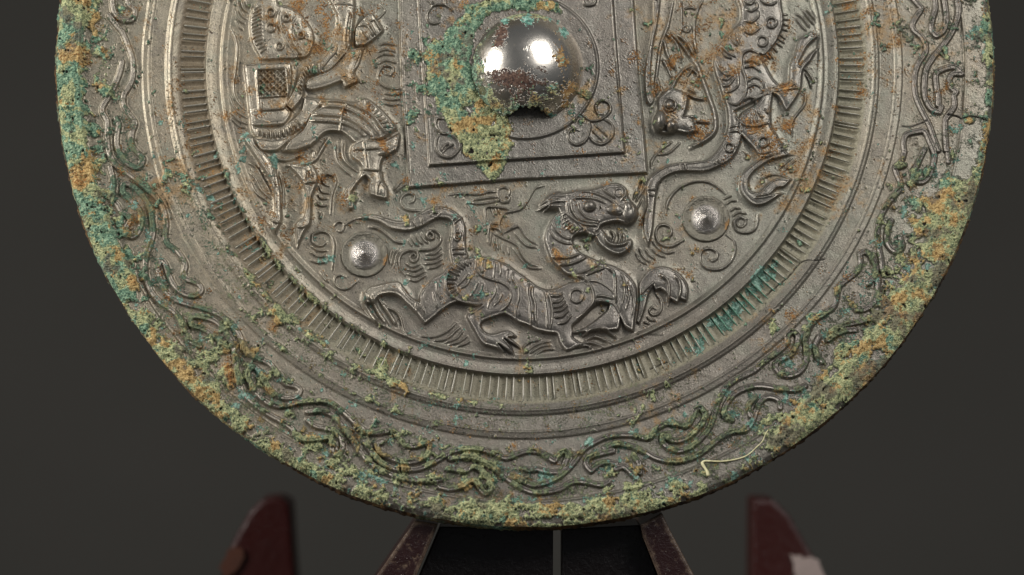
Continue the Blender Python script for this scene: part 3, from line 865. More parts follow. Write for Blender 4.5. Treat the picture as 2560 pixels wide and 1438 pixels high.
for b_ in [(2340, 420, 60, 40, 2.6, 0), (2250, 540, 30, 110, 2.4, 15), (2180, 860, 60, 60, 1.2, 0), (2130, 740, 60, 60, 1.0, 0), (1150, 120, 60, 90, 2.4, 0), (1110, 200, 30, 80, 2.2, 0), (1300, 20, 120, 40, 2.4, 0), (1140, 260, 60, 50, 1.4, 0), (1130, 1020, 90, 12, 2.6, 4), (620, 880, 60, 40, 1.8, 0), (700, 1010, 60, 40, 1.8, 0), (830, 1030, 80, 30, 1.5, 20), (1860, 1000, 80, 60, 1.2, 0), (1260, 1300, 40, 14, 1.5, 0), (250, 700, 30, 90, 1.2, 0), (1900, 720, 200, 160, 1.6, 0)]:
    np.maximum(vd, -1.2+blob(*b_), out=vd)
verd = smooth((vd+0.6*n_mid[::-1]+0.45*n_b2[:, ::-1])*1.0+0.5)

# ------------------------------------------------------------------ ring profile of the disc (px)
def lin(r, pts): return np.interp(r, [p[0] for p in pts], [p[1] for p in pts])
PROF = [(0, 0), (738, 0), (745, 4.5), (749, 7.5), (751, 7.5), (755, 1), (764, -0.5), (776, 1.5), (783, 4.0), (787, 6.2), (789.5, 6), (793, -6), (797, -9.5), (800, -9.5), (846, -8), (854, -6), (868, 1), (876, 5), (878.5, 8), (881, 8), (883.5, 5.5), (890.5, 3.5), (893, -0.5), (896, -0.8),
        (929, 1), (932, 4.5), (934, 4.5), (937, 2.8), (949, 1.0), (952, -2.5), (956, -2.6), (1000, -1), (1100, -1), (1104.5, 0), (1107.5, 8.5), (1110, 9.5), (1113, 7.6), (1150, 7), (1163, 4), (1172, -5)]

# sample grid: concentric square-to-disc map, coarse in the hidden upper half
RFACE = 1172.0
NU = 1240
u = np.linspace(-1, 1, NU); dv = u[1]-u[0]
v = np.concatenate([np.linspace(-1, -0.25, 50, endpoint=False), np.arange(-0.25, 1+dv*0.5, dv)]); v[-1] = 1.0
NV = len(v)
U, V = np.meshgrid(u, v); m = np.maximum(np.abs(U), np.abs(V))+1e-12
hor = np.abs(U) >= np.abs(V)
phi = np.where(hor, math.pi/4*V/np.where(hor, U, 1), math.pi/2-math.pi/4*U/np.where(hor, 1, V))
sg = np.where(hor, np.sign(U), np.sign(V))
X = sg*m*np.cos(phi)*RFACE; Y = -sg*m*np.sin(phi)*RFACE       # v > 0 is the lower half
R = m*RFACE; ANG = np.arctan2(Y, X)
def ring_noise(n, seed, beta=0.9):
    r = np.random.default_rng(seed); k = np.arange(1, n); a = r.standard_normal(n-1)*k**(-beta); p = r.uniform(0, 6.28, n-1)
    t = np.linspace(0, 2*math.pi, 4096, endpoint=False); s = (a[:, None]*np.cos(k[:, None]*t+p[:, None])).sum(0)
    return s/s.std()
rn = ring_noise(420, 5)
def edge_push(ang):
    i = (ang % (2*math.pi))/(2*math.pi)*4096; return np.interp(i, np.arange(4097), np.append(rn, rn[0]))*1.9+7*np.cos(ang)
kk = smooth((R-1118)/54)
Re = R+kk*edge_push(ANG)
Xe = Re*np.cos(ANG); Ye = Re*np.sin(ANG)
px, py = to_px(Xe/1000, Ye/1000)
def samp(A):
    x = np.clip(px-X0, 0, W-1.001); y = np.clip(py-Y0, 0, H-1.001); i = x.astype(int); j = y.astype(int); fx = x-i; fy = y-j
    return (A[j, i]*(1-fx)*(1-fy)+A[j, i+1]*fx*(1-fy)+A[j+1, i]*(1-fx)*fy+A[j+1, i+1]*fx*fy)
inside = (py > Y0+2)
prof = lin(R, PROF)
# each comb field leans a little, tooth by tooth
NT = 252
sect = (ANG/(2*math.pi)*NT) % 1.0
prof += smooth((R-792)/5)*smooth((858-R)/6)*(1.8+3.6*np.abs(np.cos(ANG))**1.5)*(np.abs(2*sect-1)**1.6-0.35)
# raised collar round the knob
bd = np.hypot(px-1313, (py-172)/0.985)
Z = prof+np.where(inside, samp(Hs), 0)
Z += 4.5*smooth((186-bd)/7)+3.0*smooth(1-np.abs(bd-182)/5)
lab_v = lab[np.clip((py-Y0).round().astype(int), 0, H-1), np.clip((px-X0).round().astype(int), 0, W-1)]*inside
CO = np.stack([Xe/1000, Ye/1000, Z/1000], -1)
# vertex normals of the whole sheet, so that the parts cut from it shade without a seam
du = np.gradient(CO, axis=1); dvv = np.gradient(CO, axis=0); NRM = np.cross(dvv, du)
NRM /= np.linalg.norm(NRM, axis=-1, keepdims=True)+1e-12
NRM[NRM[..., 2] < 0] *= -1
A1 = np.stack([samp(crust)*inside, samp(soil)*inside, samp(teal)*inside, samp(dark)*inside], -1)
A2 = np.stack([samp(film)*inside, smooth(samp(Hz)/9), samp(wear_glint)*inside, samp(ochre)], -1)
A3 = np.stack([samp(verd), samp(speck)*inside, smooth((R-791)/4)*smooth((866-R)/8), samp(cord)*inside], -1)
idx = np.arange(NV*NU).reshape(NV, NU)
quad = np.stack([idx[:-1, :-1], idx[1:, :-1], idx[1:, 1:], idx[:-1, 1:]], -1).reshape(-1, 4)
fl = lab_v[:-1, :-1].ravel()
centre_r = R[:-1, :-1].ravel(); centre_bd = bd[:-1, :-1].ravel()

# ------------------------------------------------------------------ materials
def newmat(name):
    mt = bpy.data.materials.new(name); mt.use_nodes = True; nt = mt.node_tree; nt.nodes.clear()
    out = nt.nodes.new('ShaderNodeOutputMaterial'); bs = nt.nodes.new('ShaderNodeBsdfPrincipled')
    nt.links.new(bs.outputs[0], out.inputs[0]); return mt, nt, bs
class NB:
    def __init__(s, nt): s.nt = nt; s.tc = nt.nodes.new('ShaderNodeTexCoord').outputs['Object']
    def n(s, t, **k):
        o = s.nt.nodes.new(t)
        for a_, b_ in k.items(): setattr(o, a_, b_)
        return o
    def lk(s, a_, b_): s.nt.links.new(a_, b_)
    def put(s, sock, v_):
        if hasattr(v_, 'is_linked') or isinstance(v_, bpy.types.NodeSocket): s.lk(v_, sock)
        else: sock.default_value = v_
    def noise(s, scale, detail=4, rough=0.6, dist=0.0):
        o = s.n('ShaderNodeTexNoise'); o.inputs['Scale'].default_value = scale; o.inputs['Detail'].default_value = detail
        o.inputs['Roughness'].default_value = rough; o.inputs['Distortion'].default_value = dist; s.lk(s.tc, o.inputs['Vector']); return o.outputs['Fac']
    def mix(s, f, a_, b_):
        o = s.n('ShaderNodeMix', data_type='RGBA'); s.put(o.inputs[0], f); s.put(o.inputs[6], a_); s.put(o.inputs[7], b_); return o.outputs[2]
    def fmix(s, f, a_, b_):
        o = s.n('ShaderNodeMix', data_type='FLOAT'); s.put(o.inputs[0], f); s.put(o.inputs[2], a_); s.put(o.inputs[3], b_); return o.outputs[0]
    def math(s, op, a_, b_=0.0, clamp=False):
        o = s.n('ShaderNodeMath', operation=op, use_clamp=clamp); s.put(o.inputs[0], a_); s.put(o.inputs[1], b_); return o.outputs[0]
    def ramp(s, f, stops):
        o = s.n('ShaderNodeValToRGB'); s.put(o.inputs[0], f); cr = o.color_ramp
        while len(cr.elements) < len(stops): cr.elements.new(0.5)
        for e, (p, c_) in zip(cr.elements, stops): e.position = p; e.color = (*c_, 1) if len(c_) == 3 else c_
        return o.outputs[0]
    def step(s, f, a_, b_):
        o = s.n('ShaderNodeMapRange', interpolation_type='SMOOTHSTEP'); s.put(o.inputs[0], f); s.put(o.inputs[1], a_); s.put(o.inputs[2], b_); return o.outputs[0]
    def attr(s, name):
        o = s.n('ShaderNodeAttribute'); o.attribute_name = name; sp_ = s.n('ShaderNodeSeparateColor'); s.lk(o.outputs['Color'], sp_.inputs[0])
        return sp_.outputs[0], sp_.outputs[1], sp_.outputs[2], o.outputs['Alpha']
    def bump(s, hgt, dist, strength=1.0):
        o = s.n('ShaderNodeBump'); o.inputs['Distance'].default_value = dist; o.inputs['Strength'].default_value = strength; s.lk(hgt, o.inputs['Height']); return o.outputs[0]

def crust_color(B, och_m=None, verd_m=None):
    """weathered copper crust: dark green pits, sage and yellow-green, ochre patches"""
    f1 = B.noise(85, 5, 0.75); f2 = B.noise(11, 6, 0.75); f3 = B.noise(230, 3, 0.7); f4 = B.noise(3.6, 4, 0.65); f5 = B.noise(34, 5, 0.75)
    mixed = B.math('ADD', B.math('MULTIPLY', f1, 0.50), B.math('MULTIPLY', f3, 0.50))
    green = B.ramp(mixed, [(0.38, (0.030, 0.040, 0.026)), (0.435, (0.13, 0.155, 0.085)), (0.48, (0.27, 0.31, 0.16)), (0.53, (0.43, 0.44, 0.225)), (0.61, (0.58, 0.57, 0.31))])
    teal_ = B.ramp(mixed, [(0.38, (0.014, 0.034, 0.026)), (0.445, (0.05, 0.125, 0.085)), (0.505, (0.14, 0.265, 0.18)), (0.60, (0.36, 0.50, 0.33))])
    och = B.ramp(mixed, [(0.37, (0.10, 0.055, 0.020)), (0.45, (0.34, 0.20, 0.065)), (0.53, (0.53, 0.34, 0.13)), (0.63, (0.66, 0.48, 0.22))])
    sx = B.n('ShaderNodeSeparateXYZ'); B.lk(B.tc, sx.inputs[0])
    # the left side of the rim is greener, the lower and right side yellower
    side = B.step(sx.outputs[0], -1.05, -0.45); right = B.step(sx.outputs[0], 0.35, 0.95)
    ff = B.math('ADD', B.math('MULTIPLY', f2, 0.55), B.math('MULTIPLY', f5, 0.45))
    dn = B.math('MULTIPLY', B.math('SUBTRACT', ff, 0.5), 2.6)
    if och_m is None:
        tsel = B.step(ff, 0.53, 0.47); osel = B.step(B.math('ADD', B.math('MULTIPLY', f5, 0.45), B.math('MULTIPLY', f4, 0.55)), 0.52, 0.60)
    else:
        tsel = B.math('MULTIPLY', B.step(B.math('ADD', verd_m, dn), 0.25, 0.80), 0.9); osel = B.step(B.math('ADD', och_m, dn), 0.30, 0.80)
    c_ = B.mix(tsel, green, teal_); c_ = B.mix(B.math('MULTIPLY', osel, 0.85), c_, och)
    bare = B.step(B.math('ADD', B.noise(13, 5, 0.7), B.math('MULTIPLY', right, 0.05)), 0.55, 0.62)
    c_ = B.mix(B.math('MULTIPLY', bare, 0.72), c_, B.mix(mixed, (0.035, 0.030, 0.024, 1), (0.21, 0.165, 0.13, 1)))
    return c_, mixed

def bronze_material(name, polished=False):
    mt, nt, bs = newmat(name); B = NB(nt)
    cr_, so, te, dk = B.attr('mask_a'); fi, rel, wo, om = B.attr('mask_b'); vm, sk, ch, cdm = B.attr('mask_c')
    f_hi = B.noise(120, 4, 0.7); f_mid = B.noise(16, 5, 0.65); f_lo = B.noise(2.3, 4, 0.6); f_vhi = B.noise(330, 2, 0.6)
    base = B.mix(B.step(f_lo, 0.38, 0.62), (0.215, 0.185, 0.140, 1), (0.225, 0.215, 0.175, 1))
    sx = B.n('ShaderNodeSeparateXYZ'); B.lk(B.tc, sx.inputs[0])
    # tan left field, with the left light's sheen painted in; purplish grey low down
    base = B.mix(B.math('MULTIPLY', B.step(sx.outputs[1], -0.35, -0.75), 0.65), base, (0.188, 0.166, 0.144, 1))
    base = B.mix(B.math('MULTIPLY', B.step(sx.outputs[0], -0.2, -0.8), 0.5), base, (0.39, 0.325, 0.225, 1))
    base = B.mix(B.math('MULTIPLY', B.step(f_mid, 0.50, 0.66), 0.5), base, (0.145, 0.128, 0.108, 1))
    gr = B.step(f_mid, 0.50, 0.36); base = B.mix(B.math('MULTIPLY', gr, 0.45), base, (0.180, 0.186, 0.145, 1))
    base = B.mix(B.math('MULTIPLY', B.step(f_hi, 0.56, 0.70), 0.55), base, (0.10, 0.088, 0.078, 1))
    base = B.mix(B.math('MULTIPLY', B.step(f_vhi, 0.62, 0.72), 0.45), base, (0.42, 0.39, 0.34, 1))
    base = B.mix(B.math('MULTIPLY', rel, 0.6), base, B.mix(B.step(sx.outputs[0], -0.15, -0.45), (0.165, 0.150, 0.140, 1), (0.46, 0.41, 0.33, 1)))  # relief tops darker, paler at left: reflections put into the base colour
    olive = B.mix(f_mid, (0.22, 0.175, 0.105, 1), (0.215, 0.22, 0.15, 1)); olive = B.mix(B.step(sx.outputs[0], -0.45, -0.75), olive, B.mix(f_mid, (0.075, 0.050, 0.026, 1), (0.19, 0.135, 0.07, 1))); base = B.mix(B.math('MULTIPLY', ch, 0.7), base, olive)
    base = B.mix(B.math('MULTIPLY', cdm, 0.45), base, (0.115, 0.100, 0.090, 1))
    wm = B.math('MULTIPLY', wo, B.step(f_hi, 0.72, 0.36)); base = B.mix(B.math('MULTIPLY', wm, 0.5), base, (0.50, 0.465, 0.40, 1))
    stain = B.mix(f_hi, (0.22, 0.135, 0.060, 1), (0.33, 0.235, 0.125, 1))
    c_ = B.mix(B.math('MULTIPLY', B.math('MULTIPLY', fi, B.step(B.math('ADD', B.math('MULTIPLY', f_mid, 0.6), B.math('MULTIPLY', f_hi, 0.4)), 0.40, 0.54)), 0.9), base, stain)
    tealc = B.ramp(B.noise(90, 4, 0.7), [(0.36, (0.02, 0.07, 0.055)), (0.48, (0.09, 0.24, 0.185)), (0.60, (0.33, 0.52, 0.43))])
    tm = B.step(B.math('ADD', te, B.math('MULTIPLY', B.math('SUBTRACT', f_hi, 0.5), 1.3)), 0.38, 0.62)
    c_ = B.mix(B.math('MULTIPLY', tm, 0.9), c_, tealc)
    soilc = B.ramp(B.noise(70, 4, 0.7), [(0.34, (0.07, 0.025, 0.008)), (0.48, (0.28, 0.12, 0.03)), (0.62, (0.50, 0.27, 0.09))])
    sm = B.step(B.math('ADD', so, B.math('MULTIPLY', B.math('SUBTRACT', f_hi, 0.5), 0.9)), 0.42, 0.6)
    cc, mixed = crust_color(B, om, vm)
    pin = B.math('MULTIPLY', B.step(B.noise(130, 2, 0.6), 0.615, 0.66), B.step(f_mid, 0.42, 0.58)); c_ = B.mix(B.math('MULTIPLY', pin, 0.85), c_, (0.030, 0.034, 0.022, 1))
    fine = B.noise(420, 2, 0.7); c_ = B.mix(B.math('MULTIPLY', B.step(fine, 0.52, 0.36), 0.45), c_, (0.075, 0.066, 0.052, 1)); c_ = B.mix(B.math('MULTIPLY', B.step(fine, 0.56, 0.68), 0.30), c_, (0.50, 0.46, 0.38, 1))
    dots = B.step(B.math('ADD', B.math('ADD', B.math('MULTIPLY', B.noise(210, 3, 0.75), 0.6), B.math('MULTIPLY', B.noise(40, 4, 0.7), 0.4)), B.math('MULTIPLY', B.math('SUBTRACT', sk, 1.0), 0.16)), 0.455, 0.51)
    cc = B.mix(B.math('MULTIPLY', cdm, 0.45), cc, B.mix(mixed, (0.02, 0.035, 0.022, 1), (0.24, 0.27, 0.15, 1)))
    c_ = B.mix(B.math('MULTIPLY', dots, B.step(sk, 0.05, 0.3)), c_, B.mix(0.5, cc, (0.035, 0.065, 0.042, 1)))
    dots = B.math('MULTIPLY', dots, B.step(sk, 0.05, 0.3))
    cm = B.step(B.math('ADD', cr_, B.math('MULTIPLY', B.math('SUBTRACT', f_hi, 0.5), 1.0)), 0.36, 0.56)
    eg = B.math('MULTIPLY', B.step(cr_, 0.12, 0.45), B.step(cr_, 0.95, 0.55))
    cc = B.mix(B.math('MULTIPLY', eg, 0.6), cc, B.mix(mixed, (0.012, 0.03, 0.022, 1), (0.13, 0.21, 0.15, 1)))
    c_ = B.mix(cm, c_, cc); c_ = B.mix(B.math('MULTIPLY', sm, 0.92), c_, soilc)
    c_ = B.mix(dk, c_, (0.012, 0.009, 0.007, 1))
    cover = B.math('MAXIMUM', B.math('MAXIMUM', cm, B.math('MAXIMUM', sm, B.math('MULTIPLY', dots, 0.8))), B.math('MAXIMUM', B.math('MULTIPLY', tm, 0.9), dk))
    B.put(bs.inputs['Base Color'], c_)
    met = B.fmix(rel, 0.62, 0.74)
    met = B.math('MULTIPLY', met, B.math('SUBTRACT', 1.0, B.math('MULTIPLY', ch, 0.55)))
    B.put(bs.inputs['Metallic'], B.math('MULTIPLY', met, B.math('SUBTRACT', 1.0, cover)))
    ro = B.math('ADD', B.fmix(f_hi, 0.33, 0.52), B.math('MULTIPLY', ch, 0.12)); ro = B.math('SUBTRACT', ro, B.math('MULTIPLY', rel, 0.06)); ro = B.math('SUBTRACT', B.math('ADD', ro, B.math('MULTIPLY', fi, 0.12)), B.math('MULTIPLY', wm, 0.10))
    B.put(bs.inputs['Roughness'], B.fmix(cover, ro, 0.88))
    bmp = B.math('ADD', B.math('MULTIPLY', f_hi, B.fmix(cover, 0.10, 1.3)), B.math('MULTIPLY', f_vhi, B.fmix(cover, 0.26, 1.3)))
    B.lk(B.bump(bmp, 0.0030), bs.inputs['Normal'])
    return mt
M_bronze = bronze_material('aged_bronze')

# ------------------------------------------------------------------ the mirror and its parts
mirror = bpy.data.objects.new('bronze_mirror', None)
mirror.location = (CX, 0, CZ); mirror.rotation_euler = (math.radians(90)-TILT, 0, 0); link(mirror)
# local z of the Empty points to the camera and up
tag(mirror, 'round ancient bronze mirror, relief back with central knob and crusted green rim', 'bronze mirror')
COf = CO.reshape(-1, 3); NRf = NRM.reshape(-1, 3); A1f = A1.reshape(-1, 4); A2f = A2.reshape(-1, 4); A3f = A3.reshape(-1, 4)
def part(name, mask, label=None, parent=None):
    q = quad[mask]
    if len(q) == 0: return None
    uq, inv = np.unique(q, return_inverse=True)
    me = grid_mesh(name, COf[uq], inv.reshape(-1, 4))
    set_attr(me, 'mask_a', A1f[uq]); set_attr(me, 'mask_b', A2f[uq]); set_attr(me, 'mask_c', A3f[uq])
    me.normals_split_custom_set_from_vertices(NRf[uq].astype(np.float32))
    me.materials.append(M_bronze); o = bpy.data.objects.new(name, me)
    if label: o['label'] = label
    return link(o, parent or mirror)
PARTL = {'tiger_relief': 'striding striped tiger with open jaws and curling tail', 'horned_beast_relief': 'beast with spotted shell and lattice square', 'dragon_relief': 'coiling dragon with bulging snout and ringed eye'}
used = np.zeros(len(quad), bool)
outer = centre_r > 1104
used |= outer; part('rim', outer)
comb = (centre_r > 793) & (centre_r < 877); used |= comb; part('comb_channel', comb)
roots = np.array([root_of(i) for i in range(len(reg))]); fl = roots[fl]; made = {}
for k in range(1, len(reg)):
    if roots[k] != k: continue
    nm, par = reg[k]; mk = (fl == k) & ~used
    if mk.sum() < 6: continue
    used |= mk; made[k] = part(nm, mk, PARTL.get(nm), made.get(par))
sqx, sqy = (px[:-1, :-1].ravel(), py[:-1, :-1].ravel())
band = (centre_r > 956) & ~used; used |= band; part('cloud_band_ground', band)
band = (centre_r > 740) & ~used; used |= band; part('stepped_rings', band)
collar = (centre_bd < 188) & ~used; used |= collar; part('knob_collar', collar)
part('disc_field', ~used)

# side wall and back of the disc
na = 1400; tt = np.linspace(0, 2*math.pi, na, endpoint=False); ep = edge_push(tt)
rr2 = np.random.default_rng(3)
rowsR = [RFACE+ep, RFACE+ep+3.5, RFACE+ep+3, RFACE+ep-3, RFACE-18+0*ep, RFACE-60+0*ep]; rowsZ = [-4, -11, -30, -58, -66, -66]
nz1 = ring_noise(600, 21, 0.7); nz1 = np.interp(tt/(2*math.pi)*4096, np.arange(4097), np.append(nz1, nz1[0]))
zrim = np.interp((tt+math.pi) % (2*math.pi), np.linspace(0, 2*math.pi, 9), [0]*9)
i_b = np.arange(na)
ring_ids = None
# height of the face edge (take it from the sheet so that the wall starts where the sheet ends)
ebx = RFACE*np.cos(tt); eby = RFACE*np.sin(tt)
edge_mask = np.zeros((NV, NU), bool); edge_mask[0] = edge_mask[-1] = True; edge_mask[:, 0] = edge_mask[:, -1] = True
ea = ANG[edge_mask] % (2*math.pi); ez = Z[edge_mask]; so_ = np.argsort(ea); ea = ea[so_]; ez = ez[so_]
z0 = np.interp(tt, np.concatenate([ea-2*math.pi, ea, ea+2*math.pi]), np.tile(ez, 3))
vs = []
for j, (r_, z_) in enumerate(zip(rowsR, rowsZ)):
    rj = r_+(1.6*nz1 if 0 < j < 4 else 0)+(1.2*rr2.standard_normal(na) if 0 < j < 4 else 0)
    zj = z0 if j == 0 else np.full(na, float(z_))+(2*np.roll(nz1, 50*j) if j < 4 else 0)
    vs.append(np.stack([rj*np.cos(tt), rj*np.sin(tt), zj], 1))
vs = np.vstack(vs)/1000; q = []
nx = np.roll(i_b, -1)
for j in range(len(rowsR)-1): q.append(np.stack([j*na+i_b, (j+1)*na+i_b, (j+1)*na+nx, j*na+nx], 1))
me = grid_mesh('edge_wall', vs, np.vstack(q))
mt, nt, bs = newmat('edge_patina'); B = NB(nt); cc, mixed = crust_color(B)
rust = B.ramp(B.noise(26, 6, 0.75), [(0.34, (0.010, 0.007, 0.004)), (0.46, (0.055, 0.028, 0.010)), (0.56, (0.17, 0.085, 0.025)), (0.66, (0.30, 0.20, 0.075))])
B.put(bs.inputs['Base Color'], B.mix(B.step(B.noise(7, 4, 0.6), 0.50, 0.62), rust, cc)); bs.inputs['Roughness'].default_value = 0.85
B.lk(B.bump(B.noise(60, 5, 0.75), 0.012), bs.inputs['Normal']); me.materials.append(mt); M_edge = mt
link(bpy.data.objects.new('edge_wall', me), mirror)
bc = [(0, 0, -0.066)]+[tuple(p) for p in vs[-na:][::7]]; nb = len(bc)-1
me = mesh_from('polished_face', bc, [(0, 1+(i+1) % nb, 1+i) for i in range(nb)], False); me.materials.append(mt)
link(bpy.data.objects.new('polished_face', me), mirror)

# comb teeth: one thin tapering blade, repeated
def tooth_mesh():
    rs = [792, 797, 806, 838, 850, 857]; hs = [2.5, 7.0, 7.8, 7.4, 6.0, 1.0]; wd = [1.6, 1.8, 2.0, 2.3, 2.2, 1.7]
    co = []; fc = []
    for r_, h_, w_ in zip(rs, hs, wd):
        for y_, z_ in ((-w_*1.3, -3.0), (-w_*0.35, h_*0.9), (w_*0.2, h_), (w_*1.3, -3.0)):
            co.append((r_/1000, y_/1000, (z_-8.5)/1000))
    for i in range(len(rs)-1):
        for j in range(3): a_ = i*4+j; fc.append((a_, a_+4, a_+5, a_+1))
    fc.append((0, 1, 2, 3)); fc.append((23, 22, 21, 20))
    m_ = mesh_from('comb_tooth', co, fc, True)
    return m_
def tooth_material():
    mt, nt, bs = newmat('comb_bronze'); B = NB(nt)
    g = B.n('ShaderNodeNewGeometry'); 
    vt = B.n('ShaderNodeVectorTransform', vector_type='POINT', convert_from='WORLD', convert_to='OBJECT')
    f = B.noise(60, 4, 0.65)
    c_ = B.mix(f, (0.30, 0.275, 0.22, 1), (0.52, 0.49, 0.43, 1))
    oi = B.n('ShaderNodeObjectInfo'); c_ = B.mix(B.math('MULTIPLY', oi.outputs['Random'], 0.35), c_, (0.22, 0.23, 0.17, 1))
    geo = B.n('ShaderNodeNewGeometry'); dd = B.n('ShaderNodeVectorMath', operation='DISTANCE'); B.lk(geo.outputs['Position'], dd.inputs[0]); dd.inputs[1].default_value = (0.57, -0.15, -0.05)
    wn = B.n('ShaderNodeTexNoise'); B.lk(geo.outputs['Position'], wn.inputs['Vector']); wn.inputs['Scale'].default_value = 60; wn.inputs['Detail'].default_value = 4
    near = B.step(B.math('ADD', dd.outputs['Value'], B.math('MULTIPLY', B.math('SUBTRACT', wn.outputs['Fac'], 0.5), 0.5)), 0.16, 0.08)
    c_ = B.mix(near, c_, (0.13, 0.27, 0.20, 1)); B.put(bs.inputs['Base Color'], c_)
    bs.inputs['Metallic'].default_value = 0.65; bs.inputs['Roughness'].default_value = 0.38
    B.lk(B.bump(B.noise(150, 3, 0.7), 0.002), bs.inputs['Normal']); return mt
tm = tooth_mesh(); tm.materials.append(tooth_material())
for k in range(NT):
    a_ = 2*math.pi*(k+0.02)/NT+rng.normal(0, 0.0012)
    o = bpy.data.objects.new('comb_tooth', tm); link(o, mirror)
    o.rotation_euler = (0, 0, a_+rng.normal(0, 0.004)); o.scale = (1, rng.uniform(0.8, 1.25), 1)

# ------------------------------------------------------------------ the knob: a hollow pierced dome
kx, ky = to_local(1319, 176); KR, KH = 0.142, 0.122
NA, NRr = 240, 90
co = []; mk = []
rad = np.linspace(0, 1, NRr)
sph = math.pi/2*0.96
for i in range(NRr):
    t = rad[i]*sph
    for j in range(NA):
        p = 2*math.pi*j/NA; rr_ = KR*math.sin(t)/math.sin(sph); z_ = KH*(math.cos(t)-math.cos(sph))/(1-math.cos(sph))
        co.append((rr_*math.cos(p), rr_*math.sin(p), z_))
co = np.array(co); fq = []
ok = fbm(1.3, 4, 70, 31, (NRr, NA)).ravel()
for i in range(NRr-1):
    for j in range(NA):
        a_ = i*NA+j; b_ = i*NA+(j+1) % NA; c2 = (co[a_]+co[b_])/2
        # arched hole through the lower side
        hx = (c2[0]-0.002)/0.056; jag = 0.0022*math.sin(c2[0]*420)+0.0018*math.sin(c2[0]*170+1)
        if c2[1] < 0 and abs(hx) < 1 and math.hypot(c2[0], c2[1]) > KR-0.031*(1-abs(hx)**2.2)+jag and c2[2] < 0.085: continue
        fq.append((a_, (i+1)*NA+j, (i+1)*NA+(j+1) % NA, b_))
me = grid_mesh('knob', co, np.array(fq))
kpx = 1319+co[:, 0]*1000; kpy = 176-co[:, 1]*1000*0.985-co[:, 2]*1000*0.2
def ksamp(A): return A[np.clip((kpy-Y0).astype(int), 0, H-1), np.clip((kpx-X0).astype(int), 0, W-1)]
def sblob(x, y, rx, ry, s=1.0, ang=0):
    ca, sa = math.cos(math.radians(ang)), math.sin(math.radians(ang)); u_ = ((kpx-x)*ca+(kpy-y)*sa)/rx; v_ = (-(kpx-x)*sa+(kpy-y)*ca)/ry
    return s*np.exp(-(u_*u_+v_*v_))
kn = ksamp(n_mid); kf = ksamp(n_fin); kb = ksamp(n_b2)
kcr = smooth((np.maximum.reduce([sblob(1190, 190, 22, 110, 3.0), sblob(1230, 265, 60, 40, 3.2, 30), sblob(1330, 285, 110, 30, 2.5), sblob(1350, 245, 60, 30, 2.4), sblob(1300, 38, 110, 18, 3.4), sblob(1210, 70, 25, 25, 2.6)])-1.9+0.6*kn+0.4*kf)*1.2+0.5)
kso = smooth((np.maximum.reduce([sblob(1425, 225, 16, 50, 3.0, 25), sblob(1405, 150, 18, 60, 2.3, -10), sblob(1440, 190, 10, 30, 2.2)])-1.9+0.7*kn+0.5*kf)*1.3+0.5)
krd = smooth((np.maximum.reduce([sblob(1290, 205, 85, 26, 3.2, 8), sblob(1255, 85, 18, 48, 3.0, 15), sblob(1320, 240, 80, 34, 2.3), sblob(1350, 175, 60, 26, 1.4), sblob(1250, 245, 50, 30, 1.9)])-1.7+0.5*kn+0.35*kf)*1.6+0.5)
kte = smooth((np.maximum.reduce([sblob(1410, 85, 14, 22, 3.0, -20), sblob(1320, 55, 22, 16, 3.0), sblob(1265, 55, 14, 14, 2.8), sblob(1390, 45, 40, 16, 2.6, 25), sblob(1385, 300, 60, 20, 2)])-1.9+0.6*kn+0.5*kf)*1.3+0.5)
set_attr(me, 'mask_a', np.stack([kcr, kso, kte, 0*kcr], 1)); set_attr(me, 'mask_b', np.stack([krd, kb*0.2+0.5, kn*0.2+0.5, kf*0.2+0.5], 1))
nd = co.copy(); nd[:, 2] += 0.02; nd /= np.linalg.norm(nd, axis=1)[:, None]
cc2 = co+nd*((kcr*0.0012+kso*0.0006)[:, None]); me.vertices.foreach_set('co', cc2.astype(np.float32).ravel()); me.update()
mt, nt, bs = newmat('knob_bronze'); B = NB(nt); cr_, so, te, _ = B.attr('mask_a'); rd, _1, _2, _3 = B.attr('mask_b')
f_hi = B.noise(120, 4, 0.7); f_mid = B.noise(22, 5, 0.65)
c_ = B.mix(f_mid, (0.62, 0.58, 0.52, 1), (0.42, 0.39, 0.35, 1))
redc = B.ramp(f_hi, [(0.38, (0.030, 0.018, 0.014)), (0.5, (0.085, 0.042, 0.028)), (0.63, (0.16, 0.10, 0.07))])
cc, mixed = crust_color(B)
tealc = B.ramp(B.noise(90, 4, 0.7), [(0.36, (0.02, 0.07, 0.055)), (0.48, (0.09, 0.24, 0.185)), (0.60, (0.33, 0.52, 0.43))])
soilc = B.ramp(B.noise(70, 4, 0.7), [(0.34, (0.10, 0.05, 0.02)), (0.48, (0.30, 0.17, 0.06)), (0.62, (0.50, 0.35, 0.17))])
def fuzz(m_): return B.step(B.math('ADD', m_, B.math('MULTIPLY', B.math('SUBTRACT', f_mid, 0.5), 0.8)), 0.36, 0.60)
rdm, crm, som, tem = B.step(B.math('ADD', rd, B.math('MULTIPLY', B.math('SUBTRACT', f_mid, 0.5), 0.9)), 0.25, 0.95), fuzz(cr_), fuzz(so), fuzz(te)
c_ = B.mix(rdm, c_, redc); c_ = B.mix(crm, c_, B.mix(B.step(mixed, 0.52, 0.44), cc, (0.045, 0.035, 0.03, 1))); c_ = B.mix(som, c_, soilc); c_ = B.mix(tem, c_, tealc)
cov = B.math('MAXIMUM', B.math('MAXIMUM', B.math('MULTIPLY', rdm, 0.75), crm), B.math('MAXIMUM', som, tem))
B.put(bs.inputs['Base Color'], c_); B.put(bs.inputs['Metallic'], B.math('SUBTRACT', 1.0, cov)); B.put(bs.inputs['Roughness'], B.fmix(cov, B.fmix(f_mid, 0.18, 0.38), 0.8))
